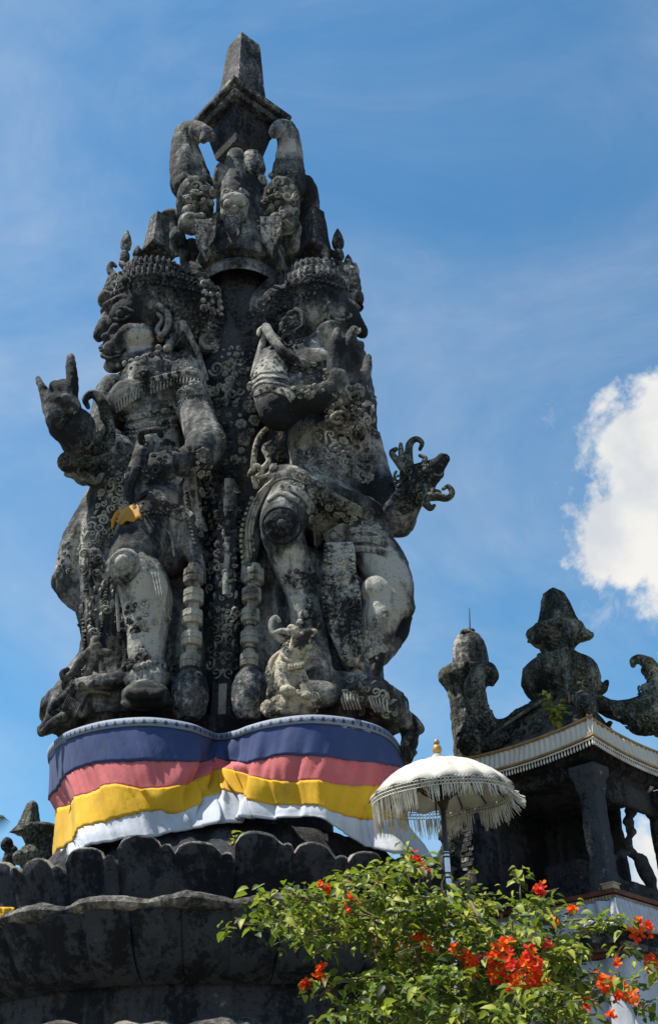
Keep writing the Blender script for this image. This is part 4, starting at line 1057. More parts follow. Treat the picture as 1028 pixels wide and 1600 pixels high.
part(f, 'ear_ornament', 'dark', RF)
def f(m):
    free_curl(m, [(518, 494, 9.3), (532, 484, 9.27), (548, 492, 9.32)], 3, 2.5, 9.3); free_curl(m, [(518, 496, 9.3), (534, 500, 9.28), (548, 494, 9.33)], 3, 2.5, 9.3); boss(m, 534, 493, 6, h=.9)
    free_curl(m, [(505, 486, 9.3), (520, 470, 9.27), (545, 470, 9.32), (560, 480, 9.4)], 4, 3, 9.3); curl(m, 556, 516, 7, .5, -1)
    free_curl(m, [(508, 500, 9.28), (500, 520, 9.28), (504, 540, 9.26)], 3, 2, 9.3)
part(f, 'face_carving', 'stone', RF)
def f(m):
    filigree(m, [(520, 610), (580, 600), (585, 700), (578, 760), (540, 740), (520, 690), (500, 660)], 7, 1.35, 'ccfrb', 9.5, 25, split=(RF, 'relief'))
    filigree(m, [(470, 665), (520, 665), (535, 745), (480, 738), (460, 700)], 7, 1.2, 'ccfr', 9.5, 26, split=(RF, 'relief')); curl(m, 530, 655, 16, 0, 1); rosette(m, 532, 668, 12)
part(f, 'chest_relief', 'stone', RF, kind='stuff')
def f(m):
    free_curl(m, [(400, 760, 9.1), (396, 730, 9.1), (402, 690, 9.12), (420, 668, 9.12), (438, 676, 9.1), (432, 690, 9.1)], 5, 4, 9.1); free_curl(m, [(408, 735, 9.08), (420, 720, 9.06), (412, 700, 9.06), (424, 690, 9.06)], 5, 3, 9.08)
    free_curl(m, [(390, 742, 9.05), (400, 728, 9.03), (410, 736, 9.03), (402, 746, 9.03), (424, 740, 9.03), (426, 732, 9.03)], 4.5, 3, 9.05); rosette(m, 424, 704, 10); curl(m, 440, 716, 9); boss(m, 428, 730, 8)
    for k in range(3): free_curl(m, [(388 + k * 5, 870, 9.04), (386 + k * 5, 820, 9.04), (402 + k * 5, 775, 9.02), (428 + k * 3, 748, 8.98)], 2.5, 2.5, 9.0)
    beads(m, [(382, 880), (380, 830), (396, 780)], 4); beads(m, [(372, 860), (374, 800)], 4)
part(f, 'hip_scroll', 'sand', RF)
def f(m):
    jewel_band(m, [(424, 748), (455, 742), (492, 758), (530, 782), (575, 806)], 15); jewel_band(m, [(440, 762), (466, 768), (490, 800), (496, 850)], 12); strap(m, [(420, 782), (440, 772), (466, 785)], 10)
    filigree(m, [(450, 750), (575, 800), (600, 850), (560, 850), (500, 800)], 6, 1.4, 'ccfrb', 9.0, 27); filigree(m, [(478, 790), (500, 800), (508, 850), (494, 860)], 6, 1.3, 'rf', 9.0, 28)
    for k in range(3): jewel_band(m, [(548, 830 + k * 14), (575, 828 + k * 15), (604, 838 + k * 14)], 9)
part(f, 'girdle', 'stone', RF)
def f(m):
    p, n, ok = hit(440, 822); q = mpp(p); rt, u = frame(n); ringm(m, p + n * q * 3, n, q * 30, q * 2.4, 22)
    for k in range(8): a = k * .785; m.ell(p + n * q * 5 + (rt * math.cos(a) + u * math.sin(a)) * q * 13, [rt * q * 5.5, u * q * 5.5, n * q * 4], 6, 4)
    m.ell(p + n * q * 5, [rt * q * 10, u * q * 10, n * q * 9], 9, 6)
part(f, 'knee_medallion', 'dark', RF)
def f(m):
    jewel_band(m, [(444, 905), (468, 912), (494, 902)], 16); filigree(m, [(446, 890), (490, 888), (494, 914), (452, 918)], 6, 1.4, 'rbc', 8.9, 29); curl(m, 488, 908, 9)
part(f, 'shin_guard', 'pale', RF)
def f(m):
    for (x, y, r) in ((476, 962, 10), (490, 962, 10), (483, 950, 8), (470, 975, 9), (496, 976, 9), (484, 940, 6)): boss(m, x, y, r, h=1.1)
part(f, 'anklet', 'pale', RF)
def f(m):
    b_ = Body(); 
    p, n, ok = hit(534, 712); q = mpp(p); rt, u = frame(n)
    for sx in (-1, 1):
        m.ell(p + rt * sx * q * 11 + u * q * 6 + n * q * 3, [rt * q * 6, u * q * 5, n * q * 5], 9, 7); m.tube([p + rt * sx * q * 4 + u * q * 13 + n * q * 4, p + rt * sx * q * 13 + u * q * 16 + n * q * 4, p + rt * sx * q * 22 + u * q * 10 + n * q * 2], [q * 3, q * 4, q * 1.5], 6)
        m.tube([p + rt * sx * q * 3 - u * q * 8 + n * q * 4, p + rt * sx * q * 14 - u * q * 10 + n * q * 4, p + rt * sx * q * 22 - u * q * 2 + n * q * 2, p + rt * sx * q * 27 + u * q * 8 + n * q * 2], [q * 3, q * 4, q * 3, q * 1.2], 6)
    m.ell(p + n * q * 5 - u * q * 1, [rt * q * 6, u * q * 7, n * q * 7], 9, 7)
    for k in range(5): m.ell(p + rt * (k - 2) * 6 * q - u * q * 15 + n * q * 4, [rt * q * 2.6, u * q * 4.5, n * q * 3], 6, 4)
    m.ell(p - u * q * 30 + n * q * 2, [rt * q * 20, u * q * 13, n * q * 8], 14, 9)
part(f, 'belt_mask', 'stone', RF)
# hanging sash panel in front of the right figure
sash = Body(); sash.plate(8.95, [(505, 850, 8.98), (552, 850, 8.98), (562, 930, 8.93), (568, 1020, 8.9), (556, 1040, 8.9), (540, 1040, 8.9), (512, 985, 8.93), (502, 930, 8.95)], .10)
so_ = sculpt('sash_panel', sash, .022, MT['pale'], RF, .012, 2, 6.0); surf_ready()
def f(m):
    p, n, ok = hit(527, 842); q = mpp(p); rt, u = frame(n); pts = [(-20, 18), (20, 18), (19, -4), (0, -26), (-19, -4)]
    m.slab([p + (rt * a + u * b_) * q for a, b_ in pts], n, q * 12); ringm(m, p + n * q * 7 + u * q * 4, n, q * 12, q * 2); m.ell(p + n * q * 5 + u * q * 4, [rt * q * 9, u * q * 9, n * q * 7], 9, 6)
    for a, b_ in ((-10, -8), (0, -14), (10, -8), (-14, 2), (14, 2)): m.ell(p + n * q * 6 + (rt * a + u * b_) * q, [rt * q * 5, u * q * 5, n * q * 4], 6, 4)
part(f, 'clasp', 'stone', so_)
def f(m):
    beads(m, [(509, 862), (506, 930), (516, 985)], 2.8, 7); beads(m, [(518, 862), (515, 925)], 2.4, 6); beads(m, [(548, 862), (560, 930), (562, 1010)], 3, 7)
    rosette(m, 531, 876, 10, 8); rosette(m, 534, 898, 12, 8); rosette(m, 534, 918, 9, 8); filigree(m, [(518, 975), (556, 975), (560, 1025), (540, 1030)], 6.5, 1.4, 'rfc', 8.9, 31); filigree(m, [(512, 905), (526, 905), (524, 930), (508, 930)], 5, 1.2, 'rb', 8.9, 32)
    filigree(m, [(545, 865), (556, 930), (560, 960), (548, 905)], 5, 1.2, 'rb', 8.9, 33)
part(f, 'sash_carving', 'pale', so_)
def f(m):
    p, n, ok = hit(536, 955); q = mpp(p); rt, u = frame(n); p = p + n * q * 2
    for k in range(14):
        a = 2 * math.pi * k / 14; d = rt * math.cos(a) + u * math.sin(a); m.tube([p + d * q * 6, p + d * q * 23 + n * q], [q * 1.4, q * 2.6], 5)
        m.ell(p + d * q * 25, [rt * q * 3.2, u * q * 3.2, n * q * 3], 5, 4)
    ringm(m, p, n, q * 9, q * 2); m.ell(p, [rt * q * 5, u * q * 5, n * q * 4], 7, 5)
part(f, 'wheel_rosette', 'pale', so_)
# dragon on the elbow
DG = Body()
DG.limb((618, 800, 9.2, 26), (640, 775, 9.1, 24), (662, 752, 9.02, 22), (680, 730, 8.96, 16), (696, 716, 8.92, 8)); DG.lump(655, 738, 9.0, 22, 16, 18, 20); DG.limb((650, 765, 9.05, 14), (668, 770, 8.95, 11), (684, 772, 8.9, 7)); DG.lump(640, 745, 9.05, 16, 18, 16)
DG.lump(690, 715, 8.92, 8, 6, 7)
dg = sculpt('dragon_head', DG, .02, MT['stone'], RF, .02, 1, 9.0, wear_and_light=((655, 750, 8.9, 50, -.25), (665, 765, 8.9, 18, .3))); surf_ready()
def f(m):
    free_curl(m, [(640, 735, 9.0), (638, 712, 9.0), (640, 694, 9.0), (650, 686, 9.0), (659, 692, 9.0), (656, 702, 9.0)], 8, 3, 9.0)
    free_curl(m, [(668, 776, 8.9), (684, 776, 8.88), (698, 778, 8.86), (706, 770, 8.86), (700, 760, 8.86), (692, 764, 8.86)], 8, 3, 8.9)
    free_curl(m, [(632, 735, 9.0), (622, 722, 9.0), (612, 708, 9.0), (618, 702, 9.0)], 7, 4, 9.0); free_curl(m, [(628, 718, 9.0), (626, 702, 9.0), (626, 694, 9.0)], 6, 3, 9.0)
    free_curl(m, [(660, 728, 8.92), (664, 716, 8.9), (656, 712, 8.9)], 5, 3, 8.9); free_curl(m, [(676, 744, 8.9), (688, 745, 8.88), (692, 740, 8.88)], 5, 2, 8.9); free_curl(m, [(664, 786, 8.95), (672, 794, 8.93), (678, 790, 8.92)], 7, 3, 8.9)
    filigree(m, [(620, 730), (668, 722), (680, 745), (672, 785), (628, 800), (610, 770)], 6.5, 1.2, 'ccfb', 9, 34); boss(m, 664, 735, 6, h=1.2)
part(f, 'horns_and_mane', 'mossy', dg)
def f(m):
    for (pts, a, b_) in (([(600, 1085), (585, 1072), (566, 1066), (545, 1076), (526, 1090)], 8, 3), ([(612, 1110), (600, 1085), (580, 1072), (560, 1090)], 7, 4), ([(640, 1120), (650, 1128), (658, 1140), (648, 1148)], 8, 4), ([(622, 1118), (632, 1108), (634, 1098)], 7, 2), ([(640, 1150), (632, 1165), (640, 1180), (648, 1176)], 8, 4)):
        free_curl(m, [(x, y, 8.92 if x < 610 else 9.25) for x, y in pts], a, b_, 9.0)
    for k in range(6):
        free_curl(m, [(532 + k * 5, 1082, 8.86), (534 + k * 5, 1096, 8.84), (538 + k * 5, 1108, 8.88)], 2.2, 1.5, 8.9); free_curl(m, [(574 + k * 6, 1084 + k * 2, 8.86), (580 + k * 5, 1100 + k * 2, 8.86), (586 + k * 5, 1112, 8.9)], 2, 1.5, 8.9)
    filigree(m, [(520, 1070), (575, 1055), (610, 1090), (630, 1118), (560, 1112)], 8, .9, 'ccf', 9.0, 35, split=(RF, 'relief')); filigree(m, [(560, 1040), (600, 1010), (590, 1040), (565, 1066)], 6, 1.2, 'cfb', 9.0, 36)
part(f, 'serpent_scrolls', 'stone', RF)
def f(m):
    filigree(m, [(575, 975), (605, 960), (600, 1000), (575, 1030), (560, 1020)], 5.5, 1.2, 'crb', 9.0, 37); jewel_band(m, [(565, 1030), (580, 1022), (600, 1010)], 9)
part(f, 'leg_relief', 'stone', RF)

# ---- carvings on the central column
def f(m):
    filigree(m, [(330, 570), (396, 570), (398, 660), (380, 720), (352, 730), (338, 660)], 8.5, 1.4, 'rrcb', 9.4, 41, split=(col_, 'relief')); filigree(m, [(338, 540), (395, 545), (396, 570), (332, 570)], 6, 1.1, 'rcb', 9.4, 42)
part(f, 'rosette_garland', 'pale', col_)
def f(m):
    filigree(m, [(336, 740), (378, 740), (374, 860), (340, 880)], 7.5, 1.1, 'cffr', 9.4, 43, 4.6, split=(col_, 'stone')); filigree(m, [(328, 880), (376, 870), (372, 990), (328, 990)], 6, .9, 'cffb', 9.4, 44, 4.7)
    for k in range(4):
        for s in (-1, 1):
            x0, y0 = 351 - k, 958 + k * 27; curl(m, x0 + s * 17, y0, 11, 1.57 if s > 0 else 1.57, s, 1.3, .2, 9.3); curl(m, x0 + s * 10, y0 + 13, 9, -1.57, -s, 1.1, .2, 9.3)
    for k in range(7): boss(m, 352 - k * .6, 965 + k * 14, 5, h=.8); 
    for k in range(8): flamelet(m, 352 + 4 * math.sin(k * 2), 800 + k * 18, 8, 4.71)
    strap(m, [(347, 1142), (349, 1070)], 13, 5); strap(m, [(357, 800), (359, 750)], 16, 5); strap(m, [(352, 930), (356, 840)], 9, 5)
part(f, 'column_scrollwork', 'stone', col_)
def f(m):
    for (x, w) in ((318, 1), (367, .9), (424, 1)):
        filigree(m, [(x - 24 * w, 335), (x + 24 * w, 335), (x + 22 * w, 362), (x, 372), (x - 22 * w, 362)], 6.5, 1.2, 'crb', 9.5, 45 + int(x))
        for s in (-1, 1):
            boss(m, x + s * 11, 318, 7, h=1.0); curl(m, x + s * 12, 302, 9, 0, s); 
        for k in range(5): boss(m, x - 12 + k * 6, 344, 3.2, h=1.3)
        boss(m, x, 328, 8, h=1.1)
    filigree(m, [(290, 290), (330, 290), (330, 330), (285, 330)], 8, .9, 'ccb', 9.6, 51); filigree(m, [(410, 280), (462, 285), (465, 335), (412, 330)], 8, .9, 'ccb', 9.6, 52)
    beads(m, [(288, 276), (300, 282), (318, 280)], 5); beads(m, [(424, 276), (440, 270), (462, 276)], 5)
part(f, 'mask_carving', 'stone', col_)
for (x, y) in ((322, 376), (366, 364), (424, 372)):          # shield shaped tongues under the masks
    m = Body(); Y = 9.42; w = 17 if x != 366 else 13
    m.plate(Y, [(x - w, y - 26, Y), (x + w, y - 26, Y), (x + w * .9, y + 2, Y), (x, y + 26, Y + .03), (x - w * .9, y + 2, Y)], .16)
    m.box(P(x, y - 2, Y - .085), RT * .012, UP * .17, fw * .02); m.build('shield_plate', MT['pale'] if x != 366 else MT['stone'], col_, smooth=False)

# ------------------------------------------------------------------ beaded stone rods standing on ball finials
def bead_rod(px, beads_, ball, Y, label, lean=0.0):
    t = thing('bead_rod', label, 'carved rod', P(px, 1120, Y), 'beaded rods beside the column')
    bx, by, brx, bry = ball
    m = Body(); m.turn(bx, [(brx * .55, by + bry), (brx * .85, by + bry * .7), (brx, by + bry * .15), (brx * .97, by - bry * .3), (brx * .8, by - bry * .72), (brx * .72, by - bry * .8), (brx * .5, by - bry)], Y, 24, wob=.05); m.build('ball', MT['stone'], t)
    for (x, y, r) in beads_:
        m = Body(); h = r * 1.0
        m.turn(x, [(r * .60, y + h * 1.05), (r * .62, y + h * .78), (r * .98, y + h * .70), (r * 1.02, y + h * .22), (r * .94, y + h * .18), (r * .94, y + h * .10), (r * 1.02, y + h * .06), (r * .98, y - h * .52), (r * .64, y - h * .62), (r * .60, y - h * 1.05)], Y, 10, rot=.3); m.build('bead', MT['bead'], t, sharp=12)
    m = Body(); m.turn(bx, [(9, by - bry), (9, beads_[0][1] - 20)], Y, 8); m.build('rod', MT['stone'], t)
bead_rod(298, [(302, 900, 16), (302, 932, 16), (300, 965, 16.5), (299, 999, 16.5), (297, 1034, 16.5)], (295, 1087, 30, 38), 8.85, 'beaded stone rod on a ball finial, left of the dark column')
bead_rod(390, [(397, 900, 16), (393, 930, 15.5), (391, 962, 15), (390, 997, 15), (389, 1032, 15)], (389, 1087, 29, 39), 8.85, 'beaded stone rod on a ball finial, beside the small lion')

# ------------------------------------------------------------------ small winged lion seated on the ledge
LN = thing('lion_statue', 'small pale winged lion statue seated on the ledge with open mouth and curled tail', 'statue', P(455, 1112, 8.55))
b = Body(); Y = 8.55
b.limb((448, 1075, Y, 27), (450, 1050, Y, 25), (456, 1028, Y - .03, 20), (466, 1010, Y - .08, 15)); b.limb((430, 1085, Y, 15), (440, 1060, Y, 18)); b.limb((466, 1045, Y - .1, 10), (474, 1065, Y - .13, 9), (478, 1082, Y - .15, 8)); b.lump(479, 1087, Y - .18, 9, 6, 10)
b.limb((440, 1045, Y - .12, 11), (440, 1062, Y - .15, 10), (448, 1078, Y - .17, 9)); b.lump(450, 1080, Y - .2, 14, 9, 12)
b.lump(470, 1000, Y - .08, 17, 14, 16, 10); b.limb((474, 992, Y - .1, 9), (486, 988, Y - .14, 7), (492, 986, Y - .16, 4)); b.lump(479, 1009, Y - .12, 9, 6, 8, -15); b.limb((462, 985, Y, 7), (455, 980, Y, 5), (450, 982, Y, 3))
b.limb((428, 1080, Y + .1, 10), (422, 1050, Y + .12, 8), (430, 1030, Y + .1, 7), (444, 1020, Y + .05, 8))
sculpt('body', b, .011, MT['sand'], LN, .006, 2, 12.0, wear_and_light=((470, 992, Y - .2, 20, -.7), (479, 1010, Y - .2, 9, .3), (430, 1060, Y, 22, -.2)))
surf_ready()
def f(m):
    free_curl(m, [(440, 1000, Y + .05), (428, 990, Y + .05), (424, 975, Y + .05), (430, 965, Y + .05), (436, 970, Y + .05)], 6, 4, Y); free_curl(m, [(455, 988, Y), (440, 986, Y + .02), (428, 990, Y + .04)], 6, 4, Y)
    for k in range(5): curl(m, 448 + 4 * math.sin(k * 3), 1002 + k * 6, 7, k, 1)
part(f, 'tail_and_mane', 'stone', LN)
def f(m):
    strap(m, [(440, 1022), (452, 1034), (468, 1034), (482, 1022)], 5); p, n, ok = hit(464, 1042); q = mpp(p); rt, u = frame(n); m.box(p + n * q * 3, rt * 13 * q, u * 5 * q, n * 3 * q)
    for k in range(5): m.ell(p + n * q * 5 + rt * (k - 2) * 5 * q, [rt * 2.2 * q, u * 3 * q, n * 3 * q], 5, 4)
    for k in range(4): boss(m, 436 + k * 1.5, 1036 + k * 9, 3)
    boss(m, 488, 993, 2.5, h=1); boss(m, 472, 990, 3.5, h=1)
part(f, 'collar', 'sand', LN)
b = Body(); b.lump(455, 1100, 8.6, 42, 15, 40); b.limb((418, 1104, 8.6, 12), (450, 1090, 8.45, 12), (490, 1096, 8.45, 14)); b.lump(455, 1112, 8.62, 44, 12, 40)
sculpt('rock_base', b, .016, MT['sand'], LN, .03, 1, 7.0)
# ------------------------------------------------------------------ open shrine on the right, one corner towards the viewer
la = nrm((-.72, .69, 0)); rb_ = nrm((.69, .72, 0)); ZZ = np.array((0, 0, 1.0))
F0 = P(920, 1128, 9.0); F0[2] = 0
zE = zat(920, 1130, 9.0); zLg = zat(922, 1386, 9.0); zL2 = zat(930, 1474, 9.0); SL = 1.5
def at(a, b, z): return F0 + la * a + rb_ * b + ZZ * z
SHR = thing('stone_shrine', 'dark open stone shrine with carved peaked roof and white pleated curtains, right of the statue', 'shrine', at(.75, .75, 0))
def abox(m, a0, a1, b0, b1, z0, z1, mi=0):
    m.box(at((a0 + a1) / 2, (b0 + b1) / 2, (z0 + z1) / 2), la * (a1 - a0) / 2, rb_ * (b1 - b0) / 2, ZZ * (z1 - z0) / 2, mi)
def stonebox(name, boxes, mat, parent, vox=.022, amp=.014, **kw):
    m = Body()
    for bx in boxes: abox(m, *bx)
    return sculpt(name, m, vox, MT[mat], parent, amp, 1, 7.0, surf=kw.pop('surf', True), **kw)
# roof: eaves slab and hollow curved hip roof
stonebox('eaves', [(.03, 1.46, .04, 1.46, zE - .14, zE - .02), (.12, 1.38, .12, 1.38, zE - .24, zE - .12), (.2, 1.3, .2, 1.3, zE - .34, zE - .22)], 'dark', SHR)
zP = zat(875, 1098, 10.06)
rf = Body(); v = []; K = 10
for j in range(K + 1):
    t = j / K; h = .76 - .56 * t ** .8; z = zE - .02 + (zP - zE + .05) * t ** 1.5
    for (a, b_) in ((-1, -1), (1, -1), (1, 1), (-1, 1)): v.append(at(.75 + a * h, .75 + b_ * h, z))
rf.add(v, [(j * 4 + i, j * 4 + (i + 1) % 4, j * 4 + 4 + (i + 1) % 4, j * 4 + 4 + i)[::-1] for j in range(K) for i in range(4)] + [(0, 1, 2, 3), tuple(K * 4 + 3 - i for i in range(4))])
rfo = sculpt('roof', rf, .025, MT['roof'], SHR, .02, 1, 6.0)
# pot, neck and obelisk finial
tp = Body(); Y = 10.06
tp.turn(883, [(30, 1112), (44, 1098), (58, 1078), (62, 1060), (56, 1042), (40, 1034), (34, 1030)], Y, 24)
tp.limb((832, 1078, Y, 9), (822, 1072, Y, 7), (816, 1064, Y, 3)); tp.limb((934, 1080, Y, 9), (943, 1074, Y, 7), (948, 1066, Y, 4))
tp.turn(876, [(22, 1034), (26, 1022), (24, 1014), (32, 1006), (44, 998), (50, 990), (46, 984)], Y, 8, rot=R(-92)); tp.lump(846, 1025, 10, 8, 6, 8)

for (x, y) in ((828, 996), (921, 994)): tp.limb((876 + (x - 876) * .75, y + 3, Y, 8), (x, y, Y, 6), (x + (2 if x > 876 else -2), y - 5, Y, 3))
tp.limb((838, 1000, Y - .2, 8), (836, 985, Y - .2, 6))
tp.limb((886, 1030, Y - .42, 10), (885, 1000, Y - .42, 10), (887, 985, Y - .4, 11), (893, 981, Y - .36, 10)); tp.limb((890, 1090, Y - .45, 7), (886, 1050, Y - .45, 8), (884, 1010, Y - .44, 8)); tp.lump(896, 1030, 12, 18, 16) if False else tp.lump(900, 1040, Y - .35, 14, 14, 12)
ob = Body(); ob.turn(875, [(52, 1000), (50, 992), (36, 982), (29, 962), (23, 940), (17, 926), (8, 921)], Y, 4, rot=R(-100)); fo_ = sculpt('finial_obelisk', ob, .014, MT['mossy'], SHR, .006, 1, 12.0)
sculpt('finial', tp, .018, MT['mossy'], SHR, .010, 1, 10.0)
# hip ridges with upturned scrolls
def hip(name, pts, extra=()):
    m = Body()
    c = catmull([P(*p[:3]) for p in pts], 8); rr = catmull([np.array((p[3] * mpp(P(*p[:3])),)) for p in pts], 8)
    m.tube(c, [float(x[0]) for x in rr], 10, 1.0)
    for e in extra: m.limb(*e)
    return sculpt(name, m, .018, MT['mossy'], SHR, .012, 1, 9.0)
YL = 10.03
hip('roof_scroll', [(845, 1100, 9.95, 8), (815, 1114, 10.0, 10), (790, 1134, YL, 13), (764, 1135, YL, 18), (746, 1108, YL, 19), (742, 1078, YL, 18), (748, 1055, YL, 16), (762, 1045, YL, 12), (770, 1056, YL, 9), (768, 1068, YL, 6)],
    (((738, 1165, YL, 24), (740, 1140, YL, 20)), ((760, 1165, YL - .1, 14), (790, 1150, YL - .1, 9))))
hip('roof_scroll', [(905, 1090, 9.4, 12), (912, 1098, 9.2, 16), (918, 1108, 9.08, 17)], (((898, 1092, 9.4, 12), (906, 1075, 9.35, 10), (914, 1078, 9.3, 6)),))
hip('roof_scroll', [(905, 1085, 9.8, 12), (945, 1104, 10.0, 15), (985, 1112, 10.05, 20), (1016, 1095, 10.05, 19), (1024, 1065, 10.05, 15), (1016, 1042, 10.05, 12), (1002, 1030, 10.05, 9), (990, 1032, 10.05, 7), (988, 1040, 10.05, 5)],
    (((1020, 1080, 10.0, 12), (1010, 1078, 10, 8), (1004, 1072, 10, 4)), ((1000, 1130, 10.0, 22), (1030, 1120, 10.0, 24))))
surf_ready()
def f(m):
    filigree(m, [(712, 1130), (760, 1150), (760, 1176), (716, 1180)], 8, 1, 'ccb', YL, 61); curl(m, 732, 1160, 16, 0, 1)
    filigree(m, [(770, 1160), (850, 1128), (850, 1140), (780, 1166)], 7, 1.2, 'ccfb', 9.5, 62); filigree(m, [(800, 1140), (838, 1120), (846, 1142), (806, 1156)], 7, 1.2, 'cfr', 9.5, 63); filigree(m, [(880, 1100), (915, 1090), (915, 1118), (870, 1130)], 6, 1.1, 'cb', 9.3, 64)
    filigree(m, [(940, 1110), (1028, 1120), (1028, 1150), (950, 1135)], 8, 1.0, 'ccf', 9.5, 65)
part(f, 'roof_carving', 'mossy', SHR, kind='stuff')
def f(m):
    filigree(m, [(830, 1050), (930, 1050), (925, 1095), (845, 1095)], 6, .8, 'ffcb', Y, 66, 4.7); filigree(m, [(838, 992), (918, 992), (900, 1025), (850, 1025)], 5.5, .9, 'fcb', Y, 67)
    filigree(m, [(990, 1040), (1026, 1050), (1026, 1110), (990, 1110)], 6, .8, 'cfb', Y, 68); filigree(m, [(728, 1070), (775, 1075), (770, 1150), (735, 1160)], 6, .6, 'fcb', Y, 69)
part(f, 'finial_carving', 'mossy', SHR)
m = Body(); m.limb((744, 1170, 9.92, 3), (790, 1132, 9.96, 3), (845, 1096, 9.85, 3)); m.build('ridge_line', MT['rim'], SHR)
# pillars, floor, back walls
def pillar(a, b, w, name='pillar'):
    h = zE - .3 - zLg
    return stonebox(name, [(a - w, a + w, b - w, b + w, zLg, zE - .3), (a - w * 1.25, a + w * 1.25, b - w * 1.25, b + w * 1.25, zLg, zLg + .13), (a - w * 1.2, a + w * 1.2, b - w * 1.2, b + w * 1.2, zE - .5, zE - .3), (a - w * 1.5, a + w * 1.5, b - w * 1.5, b + w * 1.5, zE - .4, zE - .3)], 'lotus', SHR, .02)
pillar(.19, .19, .085); pillar(1.32, .17, .095); pillar(.17, 1.30, .085); pillar(1.32, 1.32, .085)
stonebox('back_wall', [(1.36, 1.42, .2, 1.36, zLg, zE - .1), (.62, 1.3, 1.36, 1.42, zLg, zE - .1)], 'lotus', SHR, .03)
stonebox('window_frame', [(.25, 1.0, 1.2, 1.26, zLg + .0, zLg + .2), (.17, .24, .25, 1.25, zLg, zLg + .17), (.17, .24, .25, 1.25, zE - .52, zE - .3)], 'dark', SHR, .022)
# inner carved screen edge scrolls by the window
m = Body(); 
for k in range(5): m.lump(985 - (k % 2) * 4, 1268 + k * 16, 9.95, 9, 9, 10)
m.lump(970, 1335, 9.9, 10, 9, 8); m.limb((952, 1345, 9.6, 7), (962, 1338, 9.7, 6), (968, 1328, 9.7, 4)); m.limb((1000, 1345, 10.0, 12), (1012, 1368, 10.0, 12), (1018, 1392, 10, 10)); m.lump(1004, 1225, 10.05, 16, 16, 14); m.lump(1012, 1206, 10.05, 12, 12, 12)
sculpt('carved_bracket', m, .02, MT['dark'], SHR, .02, 1, 8.0)
stonebox('altar', [(.5, 1.2, .5, 1.2, zLg, zLg + .22), (.7, 1.1, .7, 1.1, zLg + .2, zLg + .5)], 'dark', SHR, .03)
# floor ledges
def ledge(z, e, th, mat):
    m = Body(); abox(m, -e, SL + e, -e, SL + e, z - th, z); return m.build('ledge', MT[mat], SHR, smooth=False)
ledge(zLg, -.02, .035, 'redtrim'); ledge(zLg - .037, -.06, .05, 'dentil'); ledge(zL2, .07, .05, 'rim'); ledge(zL2 - .052, .04, .04, 'redtrim')
stonebox('base', [(.03, 1.47, .03, 1.47, zL2 - .02, zLg - .09)], 'dark', SHR, .035); stonebox('plinth', [(.0, 1.5, .0, 1.5, .0, zL2 - .1)], 'dark', SHR, .05)
dn = Body().add([], []) or None
tooth = Body(); abox(tooth, 0, .028, 0, .028, 0, .04); 
dme = MB(); dme.box((0, 0, 0), la * .012, rb_ * .012, ZZ * .018); dm = dme.mesh('dentil', MT['dentil'], False)
for i in range(44):
    for s in (0, 1):
        t = .08 + i * .0305; o = link('dentil', dm, SHR)
        o.location = Vector(at(t, .052, zLg - .06) if s == 0 else at(.052, t, zLg - .06))
# ---- pleated curtains
def pleats(face, t0, t1, z0, z1, off_, per, amp, seed, sag=0.0, n=None, bow=0.0):
    n = n or int((t1 - t0) / per * 8); v = []; J = 6
    nv = rb_ if face == 0 else la
    for j in range(J + 1):
        q = j / J
        for i in range(n + 1):
            t = t0 + (t1 - t0) * i / n; s_ = t / per * 2 * math.pi
            d = amp * (math.sin(s_ + 1.2 * noise.noise((t * 5, q, seed))) * (.35 + .65 * q) + .8 * noise.noise((t * 9, q * 2, seed)))
            lift = bow * ((t - t0) / (t1 - t0) - .5) ** 2 * 4
            z = z0 + (z1 - z0) * q - sag * q * abs(noise.noise((t * 3, seed, 0))) + lift
            p = at(t, off_, z) if face == 0 else at(off_, t, z); v.append(p - nv * (d + .02 * q))
    f_ = [(j * (n + 1) + i, j * (n + 1) + i + 1, (j + 1) * (n + 1) + i + 1, (j + 1) * (n + 1) + i) for j in range(J) for i in range(n)]
    return v, f_
def edge_tube(m, face, t0, t1, z, off_, r, bow=0.0):
    pts = []
    for i in range(25):
        t = t0 + (t1 - t0) * i / 24; q = (i / 24 - .5) ** 2 * 4 * bow; p = at(t, off_, z + q) if face == 0 else at(off_, t, z + q); pts.append(p)
    m.tube(pts, r, 6)
def curtain(label, face, z0, z1, per, amp, off_, mat, tass=True, sag=0., trim=True, t0=-.035, t1=1.5, bow=0.0, seed=1):
    c = thing('curtain', label, 'curtain', at(.75, 0, z1) if face == 0 else at(0, .75, z1), 'white pleated cloths on the shrine')
    m = Body(); m.add(*pleats(face, t0, t1, z0, z1, off_, per, amp, seed, sag, bow=bow)); o = m.build('drape', MT[mat], c, sharp=None)
    so = o.modifiers.new('t', 'SOLIDIFY'); so.thickness = .006
    if trim:
        m = Body(); edge_tube(m, face, t0, t1, z0 + .006, off_ - .012, .013, bow); m.build('gold_braid', MT['goldtrim'], c)
        m = Body(); edge_tube(m, face, t0, t1, z1 - .004, off_ - .035, .011, bow); m.build('gold_braid', MT['goldtrim'], c)
    if tass:
        m = Body(); k = int((t1 - t0) / .031)
        edge_tube(m, face, t0, t1, z1 - .028, off_ - .03, .008, bow)
        for i in range(k):
            t = t0 + (i + .5) * (t1 - t0) / k; lift = bow * ((t - t0) / (t1 - t0) - .5) ** 2 * 4
            p = at(t, off_ - .03, z1 - .03 + lift) if face == 0 else at(off_ - .03, t, z1 - .03 + lift)
            m.tube([p, p - ZZ * .022, p - ZZ * .034, p - ZZ * .052], [.004, .0045, .0095, .007], 5)
        m.build('tassel_fringe', MT['thread'], c, kind='stuff')
    return c
